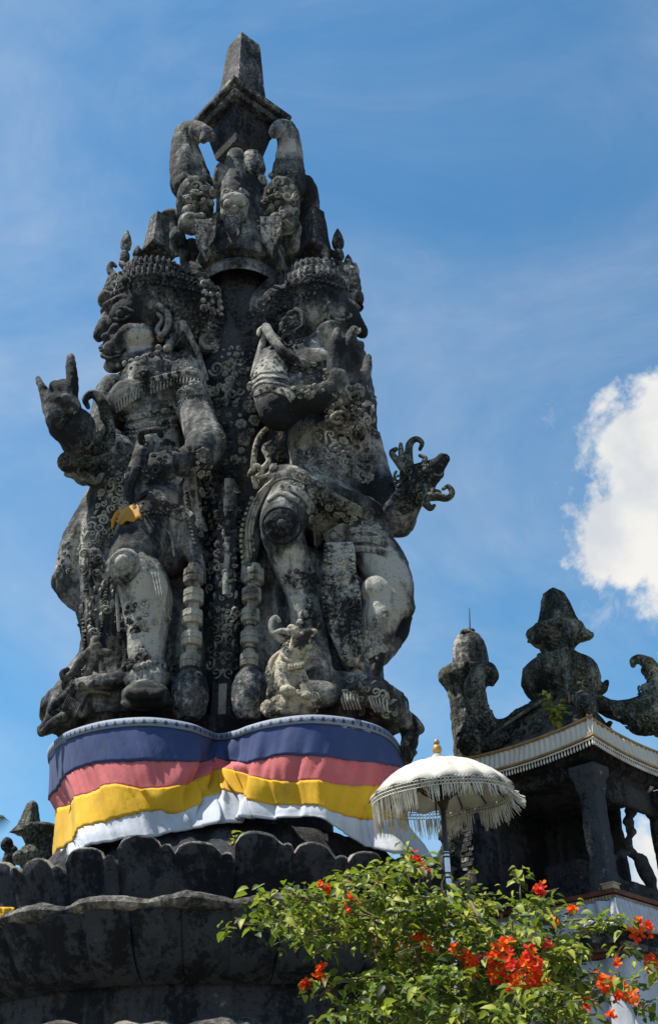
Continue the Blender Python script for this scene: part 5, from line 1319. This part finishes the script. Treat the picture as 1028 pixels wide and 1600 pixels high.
curtain('greyish white pleated curtain along the left eaves of the shrine, shaded', 0, zE, zE - .165, .055, .012, .0, 'cream', bow=.05, seed=2)
curtain('bright white pleated curtain along the right eaves of the shrine, in sun', 1, zE, zE - .165, .07, .02, .0, 'cream', bow=.05, seed=3)
zs1 = zat(925, 1446, 9.0)
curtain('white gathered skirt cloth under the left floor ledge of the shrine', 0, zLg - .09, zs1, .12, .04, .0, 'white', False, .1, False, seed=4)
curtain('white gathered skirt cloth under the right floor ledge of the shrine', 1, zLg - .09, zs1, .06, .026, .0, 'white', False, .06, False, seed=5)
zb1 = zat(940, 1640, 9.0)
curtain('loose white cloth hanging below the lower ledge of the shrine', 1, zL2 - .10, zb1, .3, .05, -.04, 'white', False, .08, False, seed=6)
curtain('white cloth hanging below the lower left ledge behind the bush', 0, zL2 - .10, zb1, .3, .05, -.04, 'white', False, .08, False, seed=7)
# white swag at the right corner of the eaves
m = Body(); v = []
for j in range(8):
    for i in range(7):
        q = j / 7; p = P(1000 + i * 5 * (1 - .35 * q), 1190 + q * 46 - 6 * math.cos(i), 10.0 + .03 * math.sin(i * 2 + q * 3)); v.append(p)
m.add(v, [(j * 7 + i, j * 7 + i + 1, j * 7 + i + 8, j * 7 + i + 7) for j in range(7) for i in range(6)])
o = m.build('curtain_swag', MT['cream'], label='bunched white cloth hanging at the right end of the shrine eaves', cat='cloth'); so = o.modifiers.new('t', 'SOLIDIFY'); so.thickness = .01
# offerings: small tray at the corner, bracket with white cloth, two cups
t = thing('offering_tray', 'small stone offering tray with white petals on the corner of the lower ledge', 'tray', at(.03, .03, zL2))
m = Body(); m.turn(938, [(24, 1476), (24, 1466), (34, 1462), (36, 1452), (30, 1450)], 8.98, 4, rot=R(-45)); m.build('tray', MT['stone'], t, smooth=False)
m = Body(); rn = random.Random(5)
for k in range(26): m.lump(938 + rn.uniform(-24, 24), 1447 + rn.uniform(-7, 2), 8.95 + rn.uniform(-.05, .05), 3.5, 2.4, 3, rn.uniform(0, 90), 6, 4)
m.build('petals', MT['cream'], t, kind='stuff')
t = thing('offering_box', 'small woven offering box on the front corner of the shrine floor', 'box', at(.05, .05, zLg))
m = Body(); abox(m, .03, .13, .03, .13, zLg, zLg + .04); abox(m, .02, .14, .02, .14, zLg + .04, zLg + .05); m.build('box', MT['dentil'], t, smooth=False)
for (a, b_, lb) in ((.62, .3, 'small pale cup inside the shrine, left of its twin'), (.46, .36, 'small pale cup inside the shrine, nearer the window')):
    m = Body(); c = at(a, b_, 0); m.lathe((c[0], c[1]), [(.012, zLg), (.028, zLg + .03), (.032, zLg + .06), (.022, zLg + .062), (.018, zLg + .03)], 12); m.build('cup', MT['cream'], label=lb, cat='cup')

# ------------------------------------------------------------------ brick tower behind the shrine
TW = thing('brick_tower', 'weathered brick tower with bell shaped top and thin iron rod, behind the shrine', 'tower', P(738, 1390, 11.6) * np.array((1, 1, 0)))
Y = 11.6; m = Body()
m.turn(738, [(27, 1200), (27, 1092), (29, 1084), (29, 1078), (36, 1066), (40, 1062), (41, 1050), (33, 1047), (28, 1042)], Y, 12, wob=.05)
m.turn(736, [(27, 1052), (27, 1046), (24, 1044)], Y, 20)
m.lump(728, 988, Y - .1, 10, 5, 8); m.limb((726, 1070, Y - .2, 6), (712, 1056, Y - .2, 5), (705, 1050, Y - .2, 3))
sculpt('tower_top', m, .018, MT['mossy'], TW, .012, 1, 10.0)
bd = Body(); bc = P(736, 1046, Y); bz = [zat(736, y_, Y) for y_ in (1052, 1046, 1030, 1014, 1003, 995, 989, 984)]; v = []
for z_, r_ in zip(bz, (27, 29, 28.5, 27, 24, 19, 10, 5)):
    for i in range(64):
        a = 2 * math.pi * i / 64; rr = r_ * mpp(bc) * (1 - .05 * abs(math.cos(a * 8)) ** 3); v.append((bc[0] + rr * math.cos(a), bc[1] + rr * math.sin(a), z_))
bd.add(v, [(j * 64 + i, j * 64 + (i + 1) % 64, j * 64 + 64 + (i + 1) % 64, j * 64 + 64 + i) for j in range(7) for i in range(64)] + [tuple(7 * 64 + i for i in range(64))])
bd.lump(734, 985, Y, 8, 4, 8); bd.build('ribbed_dome', MT['stone'], TW, sharp=35)
m = Body(); m.limb((734, 986, Y, 1.2), (733, 950, Y, .6)); m.build('iron_rod', MT['wire'], TW)
c = P(738, 1300, Y); zt_ = zat(738, 1195, Y); zb_ = zat(738, 1430, Y); hw = .20
tc_ = MB(); tc_.box((c[0], c[1], (zt_ + 0) / 2), la * hw, rb_ * hw, ZZ * (zt_ / 2)); tc_.build('mortar_core', MT['lotus'], TW, smooth=False)
bm_ = MB(); bm_.box((0, 0, 0), (.047, 0, 0), (0, .02, 0), (0, 0, .021)); bme = bm_.mesh('brick', MT['stone'], False)
bm2 = MB(); bm2.box((0, 0, 0), (.045, 0, 0), (0, .026, 0), (0, 0, .021)); bme2 = bm2.mesh('brick', MT['dark'], False)
rn = random.Random(11); rows_ = int((zt_ - zb_ + .05) / .05)
for face in (0, 1):
    d, nv = (la, -rb_) if face == 0 else (rb_, -la)
    for j in range(rows_):
        for i in range(4):
            x = -hw + .05 + i * .1 + (.05 if j % 2 else 0) - .0
            if x > hw: continue
            p = np.array((c[0], c[1], 0)) + d * x + nv * (hw + .004 + rn.uniform(-.006, .012)) + ZZ * (zb_ + j * .05)
            o = link('brick', bme if rn.random() < .6 else bme2, TW)
            o.matrix_basis = Matrix.Translation(Vector(p)) @ Matrix.Rotation(math.atan2(d[1], d[0]) + rn.uniform(-.03, .03), 4, 'Z')
m = Body(); Y2 = 11.1
m.limb((700, 1380, Y2, 5), (735, 1360, Y2, 4), (775, 1338, Y2, 4)); m.limb((698, 1400, Y2, 14), (720, 1390, Y2, 12)); m.limb((690, 1305, Y2, 9), (702, 1296, Y2, 10), (715, 1302, Y2, 9), (716, 1318, Y2, 7)); m.lump(705, 1325, Y2, 14, 20, 14); m.lump(758, 1312, Y2 + .2, 10, 18, 12); m.limb((712, 1420, Y2, 30), (745, 1385, Y2, 26), (790, 1385, Y2, 22)); m.limb((700, 1335, Y2, 18), (705, 1400, Y2, 20), (705, 1450, Y2, 22)); m.lump(735, 1380, Y2, 34, 14, 20)
sculpt('carved_buttress', m, .028, MT['mossy'], TW, .03, 1, 7.0)

# ------------------------------------------------------------------ left gate post finial, yellow fringed cloth, distant palm
PT = thing('post_finial', 'stone post with obelisk finial beyond the pedestal at the far left', 'post', P(42, 1390, 11.8) * np.array((1, 1, 0)))
m = Body(); Y = 11.8
m.turn(44, [(34, 1460), (34, 1380), (26, 1372), (24, 1350), (30, 1340), (28, 1328), (20, 1322), (24, 1312), (30, 1304), (33, 1297), (28, 1292)], Y, 10)
m.turn(45, [(32, 1303), (28, 1299), (19, 1290), (15, 1276), (11, 1260), (8, 1255), (2, 1251)], Y, 4, rot=R(-75)); m.limb((20, 1330, Y, 9), (14, 1345, Y, 10), (18, 1362, Y, 9)); m.lump(12, 1320, Y, 10, 12, 10); m.lump(30, 1340, Y - .15, 10, 12, 9); m.lump(62, 1342, Y, 10, 9, 9); m.limb((10, 1370, Y, 14), (8, 1400, Y, 18)); m.limb((68, 1302, Y, 5), (75, 1298, Y, 4))
sculpt('finial', m, .014, MT['mossy'], PT, .010, 1, 10.0)
c = P(42, 1460, 11.8); m = Body(); m.box((c[0], c[1], c[2] / 2), (.24, 0, 0), (0, .24, 0), (0, 0, c[2] / 2)); m.build('post', MT['dark'], PT, smooth=False)
YC = thing('yellow_cloth', 'yellow fringed cloth on the pedestal rim at the left edge', 'cloth', P(5, 1440, 8.25))
m = Body(); v = []
for j in range(4):
    for i in range(16): v.append(P(-50 + i * 4.9, 1416 + j * 4 + (i / 15) * 2, 8.12 + .012 * math.sin(i * 1.9)))
m.add(v, [(j * 16 + i, j * 16 + i + 1, j * 16 + i + 17, j * 16 + i + 16) for j in range(3) for i in range(15)]); o = m.build('cloth_strip', MT['yellow'], YC); so = o.modifiers.new('t', 'SOLIDIFY'); so.thickness = .01
m = Body()
for i in range(34): x = -50 + i * 2.2; m.limb((x, 1428, 8.11, 1.1), (x + rn.uniform(-1, 1), 1437, 8.1, 1.0), (x + rn.uniform(-2, 2), 1447, 8.1, .6), k=2, n=4)
m.build('fringe', MT['yellow'], YC, kind='stuff')
PALM = thing('palm_tree', 'distant palm tree, only its frond tips showing at the left edge', 'palm', P(-68, 1330, 26.0) * np.array((1, 1, 0)))
pc = P(-68, 1306, 26.0); m = Body(); m.tube([(pc[0], pc[1], 0), (pc[0] + .1, pc[1], pc[2] / 2), (pc[0], pc[1], pc[2])], [.2, .16, .12], 10); m.build('trunk', MT['bark'], PALM)
for k in range(13):
    m = MB(); a = k * 2.4; L_ = 1.15 + .15 * math.sin(k); d = np.array((math.cos(a), math.sin(a), 0)); el_ = .9 - .14 * k
    sp = []
    for i in range(12):
        s_ = i / 11 * L_; sp.append(pc + d * s_ * math.cos(el_ * .6) + ZZ * (s_ * math.sin(el_) - .32 * s_ ** 2))
    m.tube(sp, [.03 * (1 - i / 13) for i in range(12)], 4)
    e = np.cross(d, ZZ)
    for i in range(2, 12):
        for q in (0, .5):
            for sgn in (-1, 1):
                b0 = sp[i] * (1 - q) + sp[max(i - 1, 0)] * q; ln = .55 * math.sin(math.pi * (i + 1) / 14) + .12; tip = b0 + e * sgn * ln * .7 + d * ln * .6 - ZZ * ln * .35
                m.add([b0 - d * .035, b0 + d * .035, tip], [(0, 1, 2)])
    m.build('frond', MT['palm'], PALM, smooth=False)

# ------------------------------------------------------------------ white ceremonial umbrella
UY = 7.9; uc = P(690, 1240, UY); ur = 112 * mpp(uc); ux, uy = uc[0], uc[1]; zr = uc[2]; zt2 = zat(684, 1190, UY)
UM = thing('ceremonial_umbrella', 'white ceremonial umbrella with lace fringe and gilded finial on a dark pole', 'umbrella', (ux, uy, 0))
NRB = 16; v = []; J = 8; NK = NRB * 6
tilt = Matrix.Rotation(R(-3), 3, 'Y') @ Matrix.Rotation(R(4), 3, 'X')
def um(r, a, z):
    q = tilt @ Vector((r * math.cos(a), r * math.sin(a), z)); return np.array((ux + q.x, uy + q.y, zr + q.z))
H = zt2 - zr
def dome(t): return H * (1 - t ** 2.4) 
for j in range(J + 1):
    t = j / J * .985 + .015
    for i in range(NK):
        a = 2 * math.pi * i / NK; s_ = abs(math.cos(a * NRB / 2)); sag = (1 - s_ ** 1.3) * .026 * t
        v.append(um(ur * t * (1 - .02 * (1 - s_) * t), a, dome(t) - sag))
m = Body(); m.add(v, [(j * NK + i, j * NK + (i + 1) % NK, (j + 1) * NK + (i + 1) % NK, (j + 1) * NK + i) for j in range(J) for i in range(NK)]); m.add([um(.001, 0, H + .01)] + v[:NK], [(0, 1 + (i + 1) % NK, 1 + i) for i in range(NK)])
o = m.build('canopy', MT['cream'], UM); so = o.modifiers.new('t', 'SOLIDIFY'); so.thickness = .004; so.offset = -1
rbm = None
for i in range(NRB):
    m = Body(); a = 2 * math.pi * i / NRB; m.tube([um(ur * t, a, dome(t) - .014) for t in (.06, .3, .55, .8, .97, 1.03)], [.006] * 5 + [.004], 5); m.build('rib', MT['rib'], UM)
for i in range(NRB):
    m = Body(); a = 2 * math.pi * i / NRB; m.tube([um(ur * .05, a, -.06), um(ur * .28, a, .02), um(ur * .52, a, dome(.52) - .02)], .005, 5); m.build('stay', MT['rib'], UM)
m = Body(); m.tube([um(0, 0, H + .01), um(0, 0, -.1)], [.02, .02], 8); m.tube([um(0, 0, -.03), um(0, 0, -.10)], [.055, .03], 12); m.build('hub', MT['rib'], UM)
# lace net and fringe hung from the rim
rn = random.Random(3); lace = Body(); fr = Body(); NL = 120
def drop(i):
    a = 2 * math.pi * i / NL; w = .5 + .5 * noise.noise((math.cos(a) * 1.5, math.sin(a) * 1.5, 2)); return a, .05 + .02 * w
for i in range(NL):
    for s_ in (-1, 1):
        a, d = drop(i); a2 = a + s_ * 2 * math.pi / NL * 2.5
        lace.tube([um(ur * 1.0, a, -.0), um(ur * .985, a2, -d)], .0022, 3, rnd=False)
for q in (.25, .6, 1.0):
    lace.tube([um(ur * (1 - .015 * q), drop(i)[0], -drop(i)[1] * q) for i in range(NL + 1)], .003, 3, rnd=False)
for i in range(NL * 9):
    a = 2 * math.pi * i / (NL * 9) + rn.uniform(-.005, .005); d = .055 + .015 * noise.noise((math.cos(a) * 1.5, math.sin(a) * 1.5, 2)); cl_ = noise.noise((math.cos(a) * 9, math.sin(a) * 9, 5))
    longer = max(0, math.cos(a - 3.6)) ** 2; near = max(0, -math.sin(a)) ** .7; L_ = (.075 + .09 * rn.random()) * (1 - .45 * near) + .09 * longer + .03 * cl_;
    if rn.random() < .25 + .45 * near + .5 * (cl_ < -.15): continue
    blow = max(0, math.cos(a + .2)) ** 6 * .7
    p0 = um(ur * .985, a, -d); pm = um(ur * (.98 + .07 * blow), a + .03 * cl_, -d - L_ * .5 * (1 - .6 * blow)); p1 = um(ur * (.975 + .22 * blow + .02 * cl_), a + .07 * cl_ + rn.uniform(-.01, .01), -d - L_ * (1 - .6 * blow))
    fr.tube([p0, pm, p1], [.0022, .0028, .0015], 3, rnd=False)
lace.build('lace_net', MT['thread'], UM, kind='stuff'); fr.build('fringe', MT['thread'], UM, kind='stuff')
zs_, ze_ = zat(696, 1336, UY), zat(698, 1366, UY)
m = Body(); m.tube([(ux, uy, zr + H - .02), (ux, uy, zs_)], .019, 14, rnd=False); m.build('pole', MT['black'], UM)
m = Body(); m.tube([(ux, uy, zs_ + .02), (ux, uy, .0)], .023, 16, rnd=False); m.build('lower_pole', MT['silver'], UM)
for z in (zs_ + .015, zs_ - .01, ze_ + .01, ze_ - .02): m = Body(); m.tube([(ux, uy, z), (ux, uy, z - .012)], .0265, 16, rnd=False); m.build('ring', MT['black'], UM)
m = Body(); top = um(0, 0, H); m.lathe((top[0], top[1]), [(.05, top[2] - .01), (.045, top[2] + .035), (.03, top[2] + .04), (.03, top[2] + .05)], 14); m.build('collar', MT['cream'], UM)
m = Body(); z = top[2] + .05; m.lathe((top[0], top[1]), [(.018, z), (.032, z + .02), (.036, z + .04), (.028, z + .065), (.014, z + .075), (.022, z + .085), (.022, z + .098), (.008, z + .118), (.003, z + .125)], 14); m.build('finial', MT['gold'], UM)
# ------------------------------------------------------------------ flowering climber in the right foreground
BU = thing('flowering_bush', 'sprawling green bush with clusters of red and orange flowers in the right foreground', 'bush', (1.05, 5.9, 0))
def leaf_mesh(name, mat, L=.052, W=.03, bend=.25, fold=.25):
    v = []; rows_ = ((0, .02), (.22, .8), (.5, 1.0), (.78, .62), (1.0, .02))
    for (t, w) in rows_:
        z = -bend * L * t * t
        for s_ in (-1, 0, 1): v.append((s_ * W / 2 * w, t * L, z + abs(s_) * W * fold * w))
    f_ = [(j * 3 + i, j * 3 + i + 1, j * 3 + 4 + i, j * 3 + 3 + i) for j in range(4) for i in range(2)]
    m = MB(); m.add(v, f_); return m.mesh(name, mat), np.array(v), f_
LV = [leaf_mesh('leaf', MT[k], *q) for k, q in (('leaf_a', (.055, .034, .3, .22)), ('leaf_b', (.05, .032, .45, .3)), ('leaf_a', (.046, .026, .2, .15)), ('leaf_b', (.06, .034, .35, .28)), ('leaf_c', (.055, .034, .3, .2)), ('leaf_c', (.048, .03, .4, .3)), ('leaf_d', (.048, .028, .6, .5)))]
rn = random.Random(21)
leaves = []                                   # (variant, matrix 3x3, position)
def leafmat(p, out, size):
    n = nrm(np.array((rn.gauss(0, .45), rn.gauss(-.25, .45), 1.0 + rn.gauss(0, .25)))); y = np.asarray(out, float) + np.array((rn.gauss(0, .7), rn.gauss(0, .7), rn.gauss(-.35, .4)))
    y = nrm(y - n * np.dot(y, n)); x = np.cross(y, n); return np.array((x, y, n)).T * size
twigs = Body()
def spray(pts, n, spread, light=.5, size=1.0, thick=2.0):
    """a twig through (px, py, Y) points with leaves set along and round it"""
    c = catmull([P(*p) for p in pts], 6); q = mpp(c[0]); k = len(c)
    twigs.tube(c, [max(.0022, thick * q * (1 - .75 * i / (k - 1))) for i in range(k)], 5)
    for _ in range(n):
        t = rn.random() ** .8 * (k - 1); i = min(int(t), k - 2); p = c[i] + (c[i + 1] - c[i]) * (t - i)
        d = np.array((rn.gauss(0, 1), rn.gauss(0, 1), rn.gauss(.1, .8))) * spread * q; p = p + d
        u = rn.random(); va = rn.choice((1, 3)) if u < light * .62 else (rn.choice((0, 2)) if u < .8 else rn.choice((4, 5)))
        if rn.random() < .03: va = 6
        leaves.append((va, leafmat(p, d / (np.linalg.norm(d) + 1e-6), size * rn.choice((.5, .7, .85, 1.0, 1.1, 1.3))), p))
def clump(cx, cy, rx, ry, Y, n, light=.5, dY=.4, size=1.0):
    k = max(1, int(n / 16.5))
    for _ in range(k):
        a = rn.uniform(0, 6.283); rr = math.sqrt(rn.random()); x = cx + rx * rr * math.cos(a); y = cy + ry * rr * math.sin(a); yy = Y + rn.uniform(-dY, dY)
        ang = rn.uniform(-.5, 3.6); ln = rn.uniform(18, 44)
        spray([(x, y, yy), (x + ln * .5 * math.cos(ang), y - ln * .4 * math.sin(ang), yy - .03), (x + ln * math.cos(ang), y - ln * .7 * math.sin(ang) + 4, yy - rn.uniform(0, .12))], 14, 7, light, size)
Y0 = 6.0
spray([(640, 1450, Y0), (560, 1430, 5.9), (470, 1440, 5.8), (400, 1445, 5.75), (368, 1442, 5.75)], 70, 11); spray([(560, 1420, Y0), (480, 1405, 5.9), (430, 1398, 5.9), (385, 1402, 5.9)], 60, 11)
spray([(520, 1450, 5.9), (460, 1462, 5.8), (425, 1478, 5.75)], 40, 11); spray([(620, 1530, 5.9), (560, 1530, 5.8), (510, 1540, 5.7), (475, 1545, 5.7)], 55, 8); spray([(600, 1528, 5.9), (530, 1532, 5.8), (500, 1556, 5.75)], 25, 8)
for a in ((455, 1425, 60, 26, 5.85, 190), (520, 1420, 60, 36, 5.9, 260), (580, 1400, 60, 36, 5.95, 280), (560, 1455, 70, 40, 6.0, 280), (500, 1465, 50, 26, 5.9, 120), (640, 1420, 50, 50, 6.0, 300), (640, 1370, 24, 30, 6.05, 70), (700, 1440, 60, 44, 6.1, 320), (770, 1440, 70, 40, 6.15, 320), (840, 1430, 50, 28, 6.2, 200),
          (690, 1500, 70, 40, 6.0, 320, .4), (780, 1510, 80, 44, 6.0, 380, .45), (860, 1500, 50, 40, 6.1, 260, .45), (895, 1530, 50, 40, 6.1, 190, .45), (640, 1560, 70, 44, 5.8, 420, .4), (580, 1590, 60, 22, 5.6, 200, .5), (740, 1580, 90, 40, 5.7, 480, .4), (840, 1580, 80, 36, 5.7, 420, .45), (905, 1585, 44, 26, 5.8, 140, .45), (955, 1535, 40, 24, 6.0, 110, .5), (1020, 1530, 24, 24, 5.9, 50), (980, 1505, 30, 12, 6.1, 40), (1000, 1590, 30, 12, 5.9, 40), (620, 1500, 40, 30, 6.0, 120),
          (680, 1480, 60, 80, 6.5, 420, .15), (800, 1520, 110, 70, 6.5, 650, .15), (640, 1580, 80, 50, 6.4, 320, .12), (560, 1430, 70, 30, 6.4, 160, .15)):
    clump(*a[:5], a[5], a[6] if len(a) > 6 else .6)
spray([(640, 1380, 6.0), (634, 1345, 6.0), (640, 1312, 6.0)], 26, 7); spray([(652, 1390, 6.0), (660, 1352, 6.0), (676, 1338, 6.0)], 24, 8); spray([(880, 1440, 6.1), (920, 1436, 6.0), (960, 1440, 5.95), (992, 1446, 5.9)], 46, 8); spray([(900, 1452, 6.1), (945, 1446, 6.0), (975, 1440, 5.95)], 26, 9)
spray([(815, 1420, 6.2), (812, 1390, 6.2), (816, 1352, 6.2)], 36, 8); spray([(830, 1410, 6.2), (850, 1396, 6.2), (872, 1388, 6.2)], 16, 7); spray([(700, 1410, 6.1), (690, 1385, 6.1), (694, 1370, 6.1)], 24, 9); spray([(880, 1480, 6.0), (840, 1474, 6.0), (780, 1466, 6.0)], 24, 8)
spray([(735, 1410, 5.8), (760, 1455, 5.7), (785, 1500, 5.65)], 10, 10, .6, 1.0, 3.2); spray([(600, 1540, 5.9), (580, 1480, 5.95), (520, 1440, 5.9)], 14, 12, .3, 1, 2.4)
for (x0, y0, x1, y1) in ((700, 1500, 560, 1420), (760, 1500, 660, 1400), (690, 1560, 520, 1530), (820, 1520, 930, 1440), (860, 1560, 990, 1540), (660, 1600, 640, 1450), (700, 1620, 720, 1450), (780, 1620, 800, 1440), (860, 1620, 880, 1480), (640, 1560, 600, 1540), (620, 1590, 560, 1560)):
    twigs.limb((x0, y0, 6.1, 4), ((x0 + x1) / 2 + 8, (y0 + y1) / 2, 6.1, 3), (x1, y1, 6.05, 1.5), n=6)
gb = np.array((1.05, 5.95, 0.0))
for k in range(7):
    e = P(620 + k * 55, 1600, 6.0); twigs.tube(catmull([gb + np.array((.06 * math.cos(k), .06 * math.sin(k), 0)), gb + (e - gb) * .5 + np.array((.05 * math.sin(k * 3), .06, 0)), e], 6), [.03 - .0012 * i for i in range(13)], 7)
twigs.build('branches', MT['bark'], BU)
leaves.sort(key=lambda q: np.linalg.norm(q[2] - EYE) / abs(np.linalg.norm(q[1][:, 0])))
top_ = leaves[:300]; rest = leaves[300:]
for (va, mt, p) in top_:
    o = link('leaf', LV[va][0], BU); M4 = Matrix([[*mt[i], p[i]] for i in range(3)] + [[0, 0, 0, 1]]); o.matrix_basis = M4
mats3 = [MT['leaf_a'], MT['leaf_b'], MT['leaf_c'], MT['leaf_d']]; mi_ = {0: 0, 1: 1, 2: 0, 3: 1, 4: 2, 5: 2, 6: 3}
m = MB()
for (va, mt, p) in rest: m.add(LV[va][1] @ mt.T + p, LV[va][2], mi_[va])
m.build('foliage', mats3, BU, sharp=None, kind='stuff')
# bracts in threes, gathered in clusters
bv = []; bf = []
for k in range(3):
    a = k * 2.094; o = len(bv)
    for (t, w, z) in ((.0, .1, 0), (.35, .8, .10), (.7, .9, .38), (1.0, .08, .62)):
        for s_ in (-1, 0, 1):
            x, y = s_ * w * .5, t; bv.append((x * math.cos(a) - y * math.sin(a), x * math.sin(a) + y * math.cos(a), z + abs(s_) * .12 * w))
    bf += [(o + j * 3 + i, o + j * 3 + i + 1, o + j * 3 + 4 + i, o + j * 3 + 3 + i) for j in range(3) for i in range(2)]
bv = np.array(bv)
def cluster(px, py, r, n, Y=5.75, mix=(.5, .42, .08)):
    m = MB(); mats = [MT['red'], MT['orange'], MT['rose']]; c = P(px, py, Y); q = mpp(c)
    base_ = rn.random()
    n = max(n, 7)
    for _ in range(n):
        d = np.array((rn.gauss(0, .45), rn.gauss(0, .4), rn.gauss(0, .45))) * r * q * min(1, .5 + n / 24); z = nrm(d + np.array((0, -.6 * r * q, .5 * r * q)) + np.array((rn.gauss(0, .4), rn.gauss(0, .4), rn.gauss(0, .4))) * r * q * .6)
        x = nrm(np.cross(z, (rn.gauss(0, 1), rn.gauss(0, 1), rn.gauss(0, 1)))); y = np.cross(z, x); s_ = rn.uniform(.017, .026)
        u = rn.random(); k = 0 if u < mix[0] else (1 if u < mix[0] + mix[1] else 2)
        m.add(bv @ (np.array((x, y, z)) * s_) + c + d, bf, k)
    m.build('flower_cluster', mats, BU, sharp=None)
for a in ((553, 1404, 10, 9, 5.8), (541, 1417, 7, 5, 5.8, (.3, .6, .1)), (650, 1346, 12, 12, 5.95), (640, 1356, 9, 7, 5.95, (.4, .5, .1)), (664, 1362, 7, 4, 5.95), (652, 1466, 10, 9, 5.85), (664, 1474, 9, 8, 5.85, (.4, .6, 0)), (628, 1486, 9, 8, 5.8, (.5, .5, 0)), (478, 1536, 8, 6, 5.7), (500, 1514, 6, 4, 5.7, (.3, .7, 0)), (498, 1526, 8, 6, 5.7, (.3, .7, 0)),
          (712, 1482, 9, 7, 5.75), (734, 1500, 15, 24, 5.7), (738, 1515, 9, 9, 5.7), (790, 1474, 14, 18, 5.65), (778, 1498, 16, 24, 5.65), (776, 1520, 15, 22, 5.65), (800, 1506, 15, 22, 5.6, (.5, .2, .3)), (826, 1498, 16, 22, 5.6, (.4, .15, .45)), (838, 1520, 17, 26, 5.6, (.35, .6, .05)), (806, 1536, 15, 20, 5.6, (.4, .55, .05)), (846, 1538, 12, 14, 5.6, (.2, .8, 0)), (792, 1550, 9, 8, 5.6),
          (846, 1388, 12, 9, 6.1, (.5, .1, .4)), (838, 1392, 8, 5, 6.1, (.4, 0, .6)), (830, 1473, 8, 6, 5.8), (852, 1474, 7, 5, 5.8, (.3, .1, .6)), (894, 1422, 6, 4, 6.1, (.1, .9, 0)), (1004, 1442, 11, 11, 5.9, (.5, .5, 0)), (994, 1456, 11, 10, 5.9, (.3, .7, 0)), (1016, 1450, 9, 7, 5.9), (962, 1506, 8, 6, 5.9), (945, 1538, 15, 18, 5.8, (.4, .6, 0)), (968, 1542, 15, 18, 5.8, (.4, .6, 0)), (988, 1556, 12, 10, 5.8, (.2, .8, 0)), (966, 1560, 9, 7, 5.8), (918, 1566, 9, 8, 5.8), (956, 1588, 7, 5, 5.75), (1016, 1508, 12, 12, 5.9, (.6, .4, 0)), (1026, 1522, 10, 9, 5.9), (1014, 1500, 8, 6, 5.9, (.2, .8, 0)), (500, 1384, 5, 3, 5.9, (.4, .6, 0)), (512, 1390, 5, 3, 5.9), (862, 1440, 6, 4, 5.9, (.2, .8, 0))):
    cluster(*a)

# ------------------------------------------------------------------ weeds rooted in the stonework
def weed(label, px, py, Y, stems, lv):
    w = thing('weed', label, 'plant', P(px, py, Y), 'weeds rooted in the stonework'); st = Body(); m = MB()
    for (dx, dy) in stems:
        c = catmull([P(px, py, Y), P(px + dx * .4, py + dy * .6, Y - .02), P(px + dx, py + dy, Y - .05)], 5); st.tube(c, [.006 - .0004 * i for i in range(len(c))], 5)
        for k in range(lv):
            p = c[rn.randrange(3, len(c))] + np.array((rn.gauss(0, .02), rn.gauss(0, .02), rn.gauss(0, .02))); va = rn.choice((0, 1, 1, 3))
            m.add(LV[va][1] @ leafmat(p, nrm((dx, 0, -dy)), rn.uniform(1.0, 1.7)).T + p, LV[va][2], mi_[va])
    st.build('stem', MT['bark'], w); m.build('leaves', mats3, w, sharp=None)
weed('small leafy weed with pale tip sprouting on the shrine roof', 868, 1132, 9.25, ((-6, -26), (-16, -42), (-14, -50), (4, -20), (-10, -38)), 7)
weed('yellowish fern like weed beside the leafy one on the shrine roof', 872, 1128, 9.2, ((0, -24), (3, -32), (-3, -14)), 8)
weed('tiny green weed rooted above the lotus petals below the cloth', 362, 1322, 7.95, ((10, -10), (18, -18), (22, -8), (14, -20)), 4)
